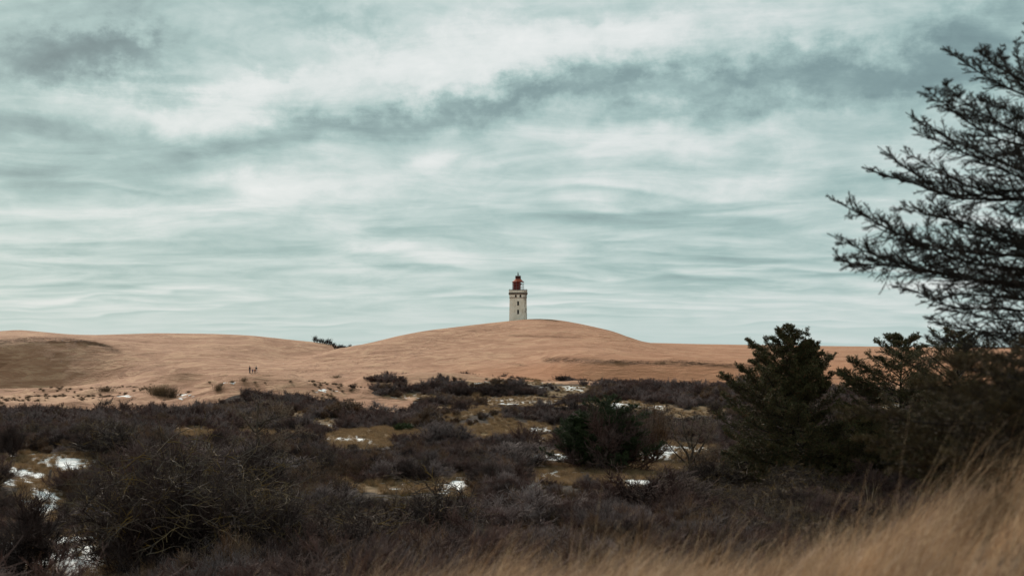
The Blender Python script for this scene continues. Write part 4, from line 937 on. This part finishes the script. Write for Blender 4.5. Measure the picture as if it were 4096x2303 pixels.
# little windblown trees in the notch of the skyline
tn = [(1258,1366,34),(1268,1366,22),(1280,1368,26),(1290,1370,24),(1304,1372,26),(1313,1375,34),(1322,1376,24),(1335,1378,20),(1338,1380,26),(1350,1384,22),(1358,1388,28),(1366,1386,26),(1375,1387,24),(1383,1388,22),(1397,1388,30),(1412,1384,18),(1345,1396,24),(1370,1392,26),(1330,1378,16),(1297,1370,14)]
V, Q, A = shrub_geo(300, H=1.7, Rd=.8, stems=9, limbs=60, twigs=230, tw=.016, twl=.40, up=.25, lean=(.35, 0), spread=.7)
me_n = None
pos = ['first at the left end', 'beside the left end', 'third from the left', 'fourth from the left', 'behind the left clump', 'tallest of the middle clump', 'right of the tallest middle one', 'short, right of the middle clump', 'in the middle gap', 'thin, left of the right clump', 'left edge of the right clump', 'upper part of the right clump', 'middle of the right clump', 'low in the right clump', 'thin and tall near the right end', 'last at the right end', 'lowest, down on the near slope', 'dense, just above the sand edge', 'small, on the crest', 'small, between the left ones']
for i, (a, b_, h_) in enumerate(tn):
    d = 503.0 if b_ < 1380 else 492.0
    if b_ >= 1390: d = 472.0
    x = (a - 2048) / F * d
    x = (a - 2048) / F * d; z = float(height(np.array([x]), np.array([d]))[0])
    if me_n is None: o = mesh_from('windblown_bush', V, Q, M_DARK, attrs=dict(tip=A)); me_n = o.data
    else: o = bpy.data.objects.new('windblown_bush', me_n); COL.objects.link(o)
    z = max(z, (HOR - b_) / F * d + CZ - 1.0) if False else z
    h = max(1.0, h_ / F * d * .95); o.location = (x, d, z - .1); s_ = h / 1.7; o.scale = (s_ * 1.1, s_ * 1.1, s_); o.rotation_euler.z = (i * .37) % 1.0 - .4
    label(o, 'dark windblown bush in the skyline notch, ' + pos[i], 'bush', 'windblown bushes in the notch left of the lighthouse dune')

# ---------------------------------------------------------------- solid helpers
import bmesh
def solid(name, bm, mat, parent=None, smooth=False):
    me = bpy.data.meshes.new(name); bmesh.ops.recalc_face_normals(bm, faces=bm.faces); bm.to_mesh(me); bm.free()
    for p in me.polygons: p.use_smooth = smooth
    me.materials.append(mat); o = bpy.data.objects.new(name, me); COL.objects.link(o)
    if parent: o.parent = parent
    return o
def box(bm, x0, x1, y0, y1, z0, z1):
    v = [bm.verts.new(p) for p in ((x0,y0,z0),(x1,y0,z0),(x1,y1,z0),(x0,y1,z0),(x0,y0,z1),(x1,y0,z1),(x1,y1,z1),(x0,y1,z1))]
    for f in ((0,3,2,1),(4,5,6,7),(0,1,5,4),(1,2,6,5),(2,3,7,6),(3,0,4,7)): bm.faces.new([v[i] for i in f])
def tube(bm, pts, rad, n=8, cap=True):
    pts = [Vector(p) for p in pts]; rings = []
    if not hasattr(rad, '__len__'): rad = [rad] * len(pts)
    for i, p in enumerate(pts):
        t = (pts[min(i + 1, len(pts) - 1)] - pts[max(i - 1, 0)]).normalized(); a = t.cross(Vector((0, 0, 1)) if abs(t.z) < .9 else Vector((1, 0, 0))).normalized(); b_ = t.cross(a)
        rings.append([bm.verts.new(p + (a * math.cos(k * 6.28318 / n) + b_ * math.sin(k * 6.28318 / n)) * rad[i]) for k in range(n)])
    for q, s_ in zip(rings, rings[1:]):
        for k in range(n): bm.faces.new((q[k], q[(k + 1) % n], s_[(k + 1) % n], s_[k]))
    if cap: bm.faces.new(rings[0]); bm.faces.new(rings[-1])
def lathe(bm, prof, n=16, cx=0, cy=0, a0=0.0, a1=6.28318530718):
    full = abs(a1 - a0) > 6.28; m_ = n if full else n + 1; rings = []
    for (r_, z_) in prof: rings.append([bm.verts.new((cx + r_ * math.cos(a0 + (a1 - a0) * k / n), cy + r_ * math.sin(a0 + (a1 - a0) * k / n), z_)) for k in range(m_)])
    for q, s_ in zip(rings, rings[1:]):
        for k in range(n):
            j = (k + 1) % m_; bm.faces.new((q[k], q[j], s_[j], s_[k]))

# ---------------------------------------------------------------- lighthouse
MP, n, b = new_mat('weathered_plaster', 0.9)
oc = n.n('ShaderNodeTexCoord').outputs['Object']; sp = n.n('ShaderNodeSeparateXYZ'); n.put(sp.inputs[0], oc)
a1 = n.noise(oc, 0.55, 6, 0.7); a2 = n.noise(n.scl(oc, (1.6, 1.6, .35)), 1.5, 6, 0.72); a3 = n.noise(oc, 4.0, 5, 0.7)
c = n.mix(n.mr(a1, .35, .65), (0.76, 0.66, 0.54, 1), (0.86, 0.79, 0.69, 1))
c = n.mix(n.mr(a3, .55, .75, 0, .5), c, (0.40, 0.32, 0.24, 1))
stain = n.m('ADD', a2, n.m('MULTIPLY', n.mr(sp.outputs[0], 1.2, 3.3), .20))
c = n.mix(n.mr(stain, .54, .74, 0, .85), c, (0.17, 0.13, 0.10, 1))
n.put(b.inputs['Base Color'], c)
bp = n.n('ShaderNodeBump'); bp.inputs['Strength'].default_value = .4; n.put(bp.inputs['Height'], a3); n.put(b.inputs['Normal'], bp.outputs[0])
MCON, n, b = new_mat('dark_weathered_cornice', 0.9); oc = n.n('ShaderNodeTexCoord').outputs['Object']
n.put(b.inputs['Base Color'], n.ramp(n.noise(n.scl(oc, (2, 2, 5)), 1, 5, .7), [(.35, (.07, .055, .045)), (.65, (.26, .21, .17))]))
def rusty(name, c1, c2, c3):
    m_, n, b = new_mat(name, 0.75); oc = n.n('ShaderNodeTexCoord').outputs['Object']
    c = n.mix(n.mr(n.noise(n.scl(oc, (3, 3, .8)), 1.2, 5, .65), .38, .62), (*c1, 1), (*c2, 1)); c = n.mix(n.mr(n.noise(oc, 3.5, 5, .7), .55, .7, 0, .7), c, (*c3, 1))
    n.put(b.inputs['Base Color'], c); return m_
MRED = rusty('red_rusted_wall', (.19, .022, .014), (.13, .016, .012), (.07, .018, .012))
MROOF = rusty('rust_red_roof', (.36, .085, .045), (.28, .060, .035), (.16, .05, .035))
MRUST = rusty('dark_rust', (.075, .022, .017), (.05, .018, .015), (.11, .04, .025))
MIRON, n, b = new_mat('grey_iron', 0.6); b.inputs['Base Color'].default_value = (.13, .14, .15, 1)
MDARK, n, b = new_mat('dark_opening', 0.9); b.inputs['Base Color'].default_value = (.008, .008, .009, 1)
LD = 509.0; LX = (2072.3 - 2048) / F * LD; LZ = (HOR - 1284) / F * 503 + CZ
S_ = LD / F / (2317 / 400)              # metres per pixel of the enlarged view
def zz_(y): return (1355 - y) * S_
def xx_(x): return (x - 998) * S_
lh = empty('lighthouse', (LX, LD, LZ)); label(lh, 'square whitish lighthouse with a rusty red lantern, half buried on top of the dune', 'lighthouse')
def wall(name, zlo, zhi, hw0, hw1, holes, mat, parent, thick=.45):
    """four-sided tapering shaft; holes (x0,x1,z0,z1,arched) on every face are real openings"""
    bm = bmesh.new()
    xs = sorted({-1.0, 1.0} | {v for h in holes for v in (h[0], h[1])}) if holes else [-1.0, 1.0]
    zs = sorted({zlo, zhi} | {v for h in holes for v in (h[2], h[3])}); uniq = {}
    def hw(z): return hw0 + (hw1 - hw0) * (z - zlo) / (zhi - zlo)
    for side in range(4):
        ca, sa = math.cos(side * math.pi / 2), math.sin(side * math.pi / 2)
        def pt(x, z, inn=0.0):
            h = hw(z); X_ = x * h if abs(x) == 1.0 else x; Y_ = -h + inn
            if abs(x) == 1.0 and inn: X_ = x * (h - inn)
            k = (round(ca * X_ - sa * Y_, 4), round(sa * X_ + ca * Y_, 4), round(z, 4))
            if k not in uniq: uniq[k] = bm.verts.new(k)
            return uniq[k]
        for i in range(len(xs) - 1):
            for j in range(len(zs) - 1):
                mx, mz = (xs[i] + xs[i + 1]) / 2 if abs(xs[i] + xs[i + 1]) < 1.9 else 0, (zs[j] + zs[j + 1]) / 2
                if i == 0 or i == len(xs) - 2: mx = 9 if len(xs) > 2 else 0
                if side == 0 or True:
                    hole = [h for h in holes if h[0] <= mx <= h[1] and h[2] <= mz <= h[3]]
                    if hole:
                        x0, x1, z0, z1 = xs[i], xs[i + 1], zs[j], zs[j + 1]
                        o_ = [pt(x0, z0), pt(x1, z0), pt(x1, z1), pt(x0, z1)]; n_ = [pt(x0, z0, thick), pt(x1, z0, thick), pt(x1, z1, thick), pt(x0, z1, thick)]
                        hh = hole[0]
                        for k, (e0, e1) in enumerate(((0, 1), (1, 2), (2, 3), (3, 0))):
                            edge_on = (k == 0 and z0 == hh[2]) or (k == 1 and x1 == hh[1]) or (k == 2 and z1 == hh[3]) or (k == 3 and x0 == hh[0])
                            if edge_on: bm.faces.new((o_[e0], o_[e1], n_[e1], n_[e0]))
                        continue
                bm.faces.new((pt(xs[i], zs[j]), pt(xs[i + 1], zs[j]), pt(xs[i + 1], zs[j + 1]), pt(xs[i], zs[j + 1])))
    return solid(name, bm, mat, parent)
hwid = lambda a, b_: (b_ - a) / 2 * S_
w1 = (xx_(978), xx_(1020), zz_(982), zz_(890)); w2 = (xx_(980), xx_(1022), zz_(1182), zz_(1087))
w1 = (-.32, .32, w1[2], w1[3]); w2 = (-.32, .32, w2[2], w2[3])
shaft = wall('wall', -3.0, zz_(815), hwid(797, 1212) + .05, hwid(805, 1196), [w1, w2], MP, lh)
ar = [(xx_(926), xx_(965), zz_(795), zz_(742)), (xx_(1032), xx_(1071), zz_(795), zz_(742))]
top = wall('upper_wall', zz_(808), zz_(735), hwid(800, 1203), hwid(802, 1203), ar, MP, lh)
bm = bmesh.new(); h_ = hwid(799, 1204); box(bm, -h_, h_, -h_, h_, zz_(815), zz_(808)); solid('string_course', bm, MCON, lh)
bm = bmesh.new()
for za, zb, hwq in ((zz_(735), zz_(718), hwid(790, 1212)), (zz_(718), zz_(700), hwid(780, 1221)), (zz_(700), zz_(690), hwid(786, 1214))): box(bm, -hwq, hwq, -hwq, hwq, za, zb)
solid('cornice', bm, MCON, lh)
bm = bmesh.new(); h_ = hwid(789, 1209); t_ = .3
for q in ((-h_, h_, -h_, -h_ + t_), (-h_, h_, h_ - t_, h_), (-h_, -h_ + t_, -h_ + t_, h_ - t_), (h_ - t_, h_, -h_ + t_, h_ - t_)): box(bm, *q, zz_(690), zz_(640))
for k in range(-3, 4): box(bm, k * .85 - .3, k * .85 + .3, -h_ - .03, -h_ + .001, zz_(682), zz_(650))
par = solid('parapet', bm, MP, lh)
bm = bmesh.new(); h2 = h_ + .06
for q in ((-h2, h2, -h2, -h2 + .4), (-h2, h2, h2 - .4, h2), (-h2, -h2 + .4, -h2 + .4, h2 - .4), (h2 - .4, h2, -h2 + .4, h2 - .4)): box(bm, *q, zz_(640), zz_(630))
box(bm, -h_ + .3, h_ - .3, -h_ + .3, h_ - .3, zz_(690), zz_(688)); solid('coping', bm, MCON, par)
for k, (x0, x1, z0, z1) in enumerate([w1, w2] + ar):
    bm = bmesh.new(); hq = hwid(802, 1208)
    for sd_ in range(1): box(bm, x0 - .1, x1 + .1, -hq + .46, -hq + .52, z0 - .1, z1 + .1)
    wn_ = solid('window', bm, MDARK, lh)
    bm = bmesh.new(); hq = hwid(800, 1204) if z0 > 8.4 else hwid(804, 1197) + .10
    box(bm, x0 - .10, x1 + .10, -hq - .06, -hq + .12, z0 - .12, z0 - .02); solid('sill', bm, MCON, wn_)
    if k >= 2:                          # arched heads
        bm = bmesh.new(); hq = hwid(801, 1203); w_ = (x1 - x0) / 2; cx = (x0 + x1) / 2; pr = []
        for a in np.linspace(0, math.pi, 13): pr.append([(cx + w_ * .995 * math.cos(a), z1 - w_ * .6 + w_ * .6 * math.sin(a) * .98), (cx + w_ * .995 * math.cos(a), z1 + .03)])
        vv = [[bm.verts.new((p[0], yq, p[1])) for yq in (-hq - .02, -hq + .3) for p in c_] for c_ in pr]
        for a_, b__ in zip(vv, vv[1:]):
            for e0, e1 in ((0, 1), (1, 3), (3, 2), (2, 0)): bm.faces.new((a_[e0], a_[e1], b__[e1], b__[e0]))
        solid('arch_head', bm, MP, wn_)
# railing on the parapet
bm = bmesh.new(); zr0, zr1 = zz_(630), zz_(609); h3 = h_ - .1
for k in range(4):
    ca, sa = round(math.cos(k * math.pi / 2)), round(math.sin(k * math.pi / 2))
    def rp(x, y, z): return (ca * x - sa * y, sa * x + ca * y, z)
    tube(bm, [rp(-h3, -h3, zr1), rp(h3, -h3, zr1)], .03, 5)
    for j in range(6): tube(bm, [rp(-h3 + 2 * h3 * j / 5 * .999, -h3, zr0), rp(-h3 + 2 * h3 * j / 5 * .999, -h3, zr1)], .025, 5)
solid('railing', bm, MIRON, lh)
# lantern
lan = empty('lantern', (0, 0, zz_(690))); lan.parent = lh; base = zz_(690)
Rg = hwid(867, 1134); ze, zb = zz_(437) - base, zz_(688) - base
bm = bmesh.new()
for k in range(12):
    a = k * math.pi / 6 + .2; tube(bm, [(Rg * math.cos(a), Rg * math.sin(a), zb), (Rg * math.cos(a), Rg * math.sin(a), ze)], .05, 5)
for zf in (.25, .5, .75):
    pts = [(Rg * math.cos(k * math.pi / 6 + .2), Rg * math.sin(k * math.pi / 6 + .2), zb + (ze - zb) * zf) for k in range(13)]
    tube(bm, pts, .035, 5, False)
solid('glazing_bars', bm, MIRON, lan)
bm = bmesh.new(); lathe(bm, [(hwid(878, 1060), zb), (hwid(878, 1060), ze - .02)], 20, (xx_(969)), 0); solid('red_cladding', bm, MRED, lan, True)
bm = bmesh.new(); tube(bm, [(xx_(1062), -.2, zz_(485) - base), (xx_(1090), -.3, zz_(485) - base)], [.18, .05], 6); tube(bm, [(xx_(1055), -.2, zz_(520) - base), (xx_(1066), -.25, zz_(470) - base)], .08, 5); solid('bracket', bm, MRUST, lan)
bm = bmesh.new(); lathe(bm, [(Rg - .1, ze - .02), (hwid(853, 1142), ze - .04), (hwid(853, 1142), ze + .05), (hwid(880, 1115), zz_(420) - base), (hwid(930, 1060), zz_(368) - base)], 12, 0, 0, .2, .2 + 2 * math.pi); solid('roof', bm, MROOF, lan)
bm = bmesh.new(); lathe(bm, [(hwid(930, 1060), zz_(369) - base), (hwid(930, 1060), zz_(308) - base), (hwid(928, 1062), zz_(308) - base), (hwid(928, 1062), zz_(302) - base), (.01, zz_(300) - base)], 16)
for k in range(8):
    a = k * math.pi / 4; rr = hwid(930, 1060); tube(bm, [(rr * math.cos(a), rr * math.sin(a), zz_(303) - base), (rr * math.cos(a), rr * math.sin(a), zz_(288) - base)], .035, 4)
solid('vent_drum', bm, MRUST, lan)
bm = bmesh.new(); za, zt = zz_(300) - base, zz_(216) - base
for k in range(6):
    a = k * math.pi / 3; ca, sa = math.cos(a), math.sin(a)
    tube(bm, [(.62 * ca, .62 * sa, za), (.38 * ca, .38 * sa, za + .22), (.16 * ca, .16 * sa, za + .62), (.07 * ca, .07 * sa, za + 1.0)], .05, 5)
tube(bm, [(0, 0, za), (0, 0, zt - .12)], .08, 6)
for sg in (-1, 1): tube(bm, [(0, 0, zt - .28), (sg * .10, 0, zt - .10), (sg * .2, 0, zt - .02), (sg * .34, 0, zt)], .06, 5)
solid('finial', bm, MRUST, lan)

# ---------------------------------------------------------------- people
def cloth(name, c):
    m_, n, b = new_mat(name, .85); oc = n.n('ShaderNodeTexCoord').outputs['Object']
    n.put(b.inputs['Base Color'], n.mix(n.noise(oc, 9, 3), (*[q * .8 for q in c], 1), (*[q * 1.2 for q in c], 1))); return m_
M_SKIN = cloth('skin', (.45, .27, .20)); M_NAVY = cloth('black_navy_coat', (.012, .014, .022)); M_JEANS = cloth('dark_jeans', (.020, .035, .060)); M_PLUM = cloth('plum_jacket', (.085, .050, .11)); M_BLUE = cloth('blue_grey_trousers', (.03, .055, .08))
M_ORANGE = cloth('rust_orange_coat', (.27, .060, .018)); M_BLACK = cloth('black_cloth', (.010, .010, .011)); M_WHITE = cloth('white_band', (.75, .72, .68)); M_GREYT = cloth('grey_trousers', (.30, .27, .28)); M_HAIRB = cloth('dark_hair', (.03, .02, .015)); M_BEANIE = cloth('grey_brown_hat', (.10, .08, .06))
def skin_mesh(name, verts, edges, rads, mat, parent, root=0, sub=1):
    me = bpy.data.meshes.new(name); me.from_pydata([tuple(v) for v in verts], edges, []); o = bpy.data.objects.new(name, me); COL.objects.link(o); o.parent = parent
    md = o.modifiers.new('skin', 'SKIN'); sv = me.skin_vertices[0].data if me.skin_vertices else None
    if sv is None: me.attributes; 
    if sv is not None:
        for i, q in enumerate(rads): sv[i].radius = (q, q) if not hasattr(q, '__len__') else q; sv[i].use_root = (i == root)
    ms_ = o.modifiers.new('sub', 'SUBSURF'); ms_.levels = sub; ms_.render_levels = sub
    me.materials.append(mat); return o
def person(X, row, hpx, dist, face, text, coat, legs, hat, pose, hood=False, hem=.45, stripe=None, shoe=None):
    """a figure built 1.75 m tall and scaled; face = turn about z; pose overrides joints"""
    dd_ = np.linspace(345, 385, 161); dist = float(dd_[np.argmin(np.abs(hrow(np.full(161, float(X)), dd_) - row))]); print('person', dist)
    x = (X - 2048) / F * dist; z = float(height(np.array([x]), np.array([dist]))[0]); H = hpx / F * dist
    root = empty('person', (x, dist, z), face); root.scale = (H / 1.75,) * 3; label(root, text, 'person')
    J = dict(pelvis=(0, 0, .93), waist=(0, 0, 1.08), chest=(0, 0, 1.28), neck=(0, .0, 1.47), head=(0, -.02, 1.58), crown=(0, -.02, 1.70),
             hipL=(.09, 0, .90), kneeL=(.10, -.02, .50), ankL=(.10, .02, .09), toeL=(.11, -.15, .035), hipR=(-.09, 0, .90), kneeR=(-.10, -.02, .50), ankR=(-.10, .02, .09), toeR=(-.11, -.15, .035),
             shL=(.18, 0, 1.40), elL=(.25, .02, 1.13), wrL=(.26, -.08, .90), shR=(-.18, 0, 1.40), elR=(-.25, .02, 1.13), wrR=(-.26, -.08, .90))
    J.update(pose); nm = list(J); V = [Vector(J[k]) for k in nm]; ix = {k: i for i, k in enumerate(nm)}
    Rr = dict(pelvis=(.15, .11), waist=(.13, .10), chest=(.16, .11), neck=.055, head=.095, crown=.075, hipL=.085, kneeL=.058, ankL=.038, toeL=.03, hipR=.085, kneeR=.058, ankR=.038, toeR=.03, shL=.055, elL=.042, wrL=.028, shR=.055, elR=.042, wrR=.028)
    E = [(ix[a], ix[b_]) for a, b_ in (('pelvis','waist'),('waist','chest'),('chest','neck'),('neck','head'),('head','crown'),('pelvis','hipL'),('hipL','kneeL'),('kneeL','ankL'),('ankL','toeL'),('pelvis','hipR'),('hipR','kneeR'),('kneeR','ankR'),('ankR','toeR'),('chest','shL'),('shL','elL'),('elL','wrL'),('chest','shR'),('shR','elR'),('elR','wrR'))]
    rad = [Rr[k] for k in nm]
    for sd_ in ('L', 'R'):              # palm, five fingers
        w_ = Vector(J['wr' + sd_]); d_ = (w_ - Vector(J['el' + sd_])).normalized(); s_ = d_.cross(Vector((0, -1, .3))).normalized()
        V.append(w_ + d_ * .06); pi_ = len(V) - 1; rad.append(.026); E.append((ix['wr' + sd_], pi_))
        for k, (o_, l_) in enumerate(((-.033, .05), (-.014, .085), (.006, .09), (.024, .08), (.04, .06))):
            V.append(w_ + d_ * (.075 if k else .04) + s_ * o_ * 1.1); rad.append(.010); E.append((pi_, len(V) - 1))
            V.append(w_ + d_ * (.075 + l_ * .8 if k else .075) + s_ * o_ * (1.25 if k else 1.7) + Vector((0, -.015, 0))); rad.append(.008); E.append((len(V) - 2, len(V) - 1))
    skin_mesh('body', V, E, rad, M_SKIN, root)
    # face: nose, ears, hair
    hd_ = Vector(J['head']); bm = bmesh.new(); bmesh.ops.create_icosphere(bm, subdivisions=2, radius=.112)
    for v in bm.verts: v.co = Vector((v.co.x * .95, v.co.y * 1.02 + .015, v.co.z * 1.12 + .03)) + hd_ + Vector((0, .012, .03))
    bmesh.ops.delete(bm, geom=[v for v in bm.verts if v.co.y < hd_.y - .055 and v.co.z < hd_.z + .075], context='VERTS'); solid('hat' if hood is False else 'hood', bm, hat, root, True)
    bm = bmesh.new(); tube(bm, [hd_ + Vector((0, -.09, .03)), hd_ + Vector((0, -.125, -.005)), hd_ + Vector((0, -.1, -.02))], [.012, .017, .012], 6); solid('nose', bm, M_SKIN, root, True)
    # trousers
    tv = []; te = []; tr = []
    for k in ('pelvis', 'hipL', 'kneeL', 'ankL', 'hipR', 'kneeR', 'ankR'): tv.append(Vector(J[k])); tr.append({'pelvis': (.165, .125), 'hip': .10, 'knee': .078, 'ankl': .064, 'ank': .064}.get(k.rstrip('LR') if k != 'pelvis' else k, .07))
    skin_mesh('trousers', tv, [(0, 1), (1, 2), (2, 3), (0, 4), (4, 5), (5, 6)], tr, legs, root)
    cv = [Vector(J['pelvis']) - Vector((0, 0, .93 - .93 + hem - .30)), Vector(J['pelvis']) + Vector((0, 0, .03)), Vector(J['waist']), Vector(J['chest']), Vector(J['neck']) - Vector((0, 0, .02)), Vector(J['shL']), Vector(J['elL']), Vector(J['wrL']), Vector(J['shR']), Vector(J['elR']), Vector(J['wrR'])]
    skin_mesh('coat', cv, [(0, 1), (1, 2), (2, 3), (3, 4), (3, 5), (5, 6), (6, 7), (3, 8), (8, 9), (9, 10)], [(.20, .16), (.19, .15), (.175, .14), (.19, .15), .085, .085, .068, .055, .085, .068, .055], coat, root)
    for sd_ in ('L', 'R'):
        bm = bmesh.new(); a_, t_ = Vector(J['ank' + sd_]), Vector(J['toe' + sd_]); tube(bm, [a_ + Vector((0, .05, -.045)), a_ + Vector((0, 0, -.01)), (a_ + t_) / 2 + Vector((0, 0, .005)), t_ + Vector((0, -.04, .01))], [.045, .058, .052, .035], 8); solid('shoe', bm, shoe or M_BLACK, root, True)
    if stripe:
        bm = bmesh.new(); c_ = (Vector(J['chest']) + Vector(J['shL']) + Vector(J['shR'])) / 3
        lathe(bm, [(.235, c_.z - .01), (.25, c_.z + .03), (.225, c_.z + .085)], 16, c_.x, c_.y)
        for v in bm.verts: v.co.y = c_.y + (v.co.y - c_.y) * .85
        solid('white_band', bm, stripe, root, True)
    return root
PD = 360.0
person(998.8, 1492, 29, PD, R(60), 'adult in a long black coat and dark jeans, leftmost of the group on the sand', M_NAVY, M_JEANS, M_HAIRB,
       dict(elL=(.24, -.06, 1.16), wrL=(.16, -.30, 1.22), elR=(-.24, -.05, 1.16), wrR=(-.12, -.30, 1.20), kneeL=(.10, -.06, .50), ankL=(.10, -.02, .09)), hem=.36)
person(1010.8, 1493, 18.5, PD - 1.5, R(15), 'small child in a plum hooded jacket, second from left in the group on the sand', M_PLUM, M_BLUE, M_PLUM, dict(), hood=True, hem=.42, shoe=M_JEANS)
person(1019.6, 1492.5, 18.5, PD - 1.0, R(-10), 'child in a long rust-orange coat standing in front of the bending adult', M_ORANGE, M_BLACK, M_BLACK, dict(kneeL=(.10, -.10, .48)), hood=True, hem=.52)
person(1024.5, 1490, 28, PD + 1.0, R(35), 'adult in a black jacket with white shoulder band, striding at the right of the group', M_BLACK, M_GREYT, M_BEANIE,
       dict(kneeL=(.12, -.22, .52), ankL=(.13, -.18, .11), toeL=(.14, -.34, .05), kneeR=(-.10, .08, .50), ankR=(-.11, .30, .12), toeR=(-.12, .16, .04), elR=(-.36, -.05, 1.28), wrR=(-.50, -.20, 1.32), chest=(0, -.05, 1.27), shL=(.18, -.06, 1.39), shR=(-.18, -.06, 1.39), neck=(0, -.08, 1.46), head=(0, -.12, 1.57), crown=(0, -.13, 1.69)), stripe=M_WHITE, hem=.34)

# ---------------------------------------------------------------- posts
M_POST = twig_mat('weathered_post', (0.13, 0.10, 0.08), (0.20, 0.155, 0.12))
def post(X, row, wpx, hpx, lean, text, mat=M_POST, sides=8, square=False, dist=None):
    x, d, z = hit(X, row); w = wpx / F * d / 2; h = hpx / F * d; bm = bmesh.new()
    if square: box(bm, -w, w, -w, w, -.2, h); bmesh.ops.bevel(bm, geom=list(bm.edges), offset=w * .12, segments=1)
    else: tube(bm, [(0, 0, -.2), (0, 0, h * .5), (lean * .1, 0, h * .97), (lean * .1, 0, h)], [w, w * .95, w * .92, w * .6], sides)
    o = solid('fence_post' if not square else 'wooden_post', bm, mat); o.location = (x, d, z); o.rotation_euler = (0, lean, .3); label(o, text, 'post'); return o
post(2169, 1850, 8, 62, .03, 'lone grey wooden post standing at the left end of the long snow strip')
post(2142, 1852, 12, 10, .0, 'short stump of a post in the snow beside the lone grey post')
post(197, 1938, 10, 58, .10, 'leaning weathered post beside the snowy slope at the left edge')
post(1737, 1634, 11, 20, .0, 'dark square timber post at the end of the bare sand tongue', M_DARK, square=True)
post(1745.5, 1634, 3, 8, .0, 'small thin stake right beside the dark square timber post', M_DARK)
post(1827, 1648, 2, 9, .0, 'tiny pale stake in the turf right of the dark timber post', M_POST)
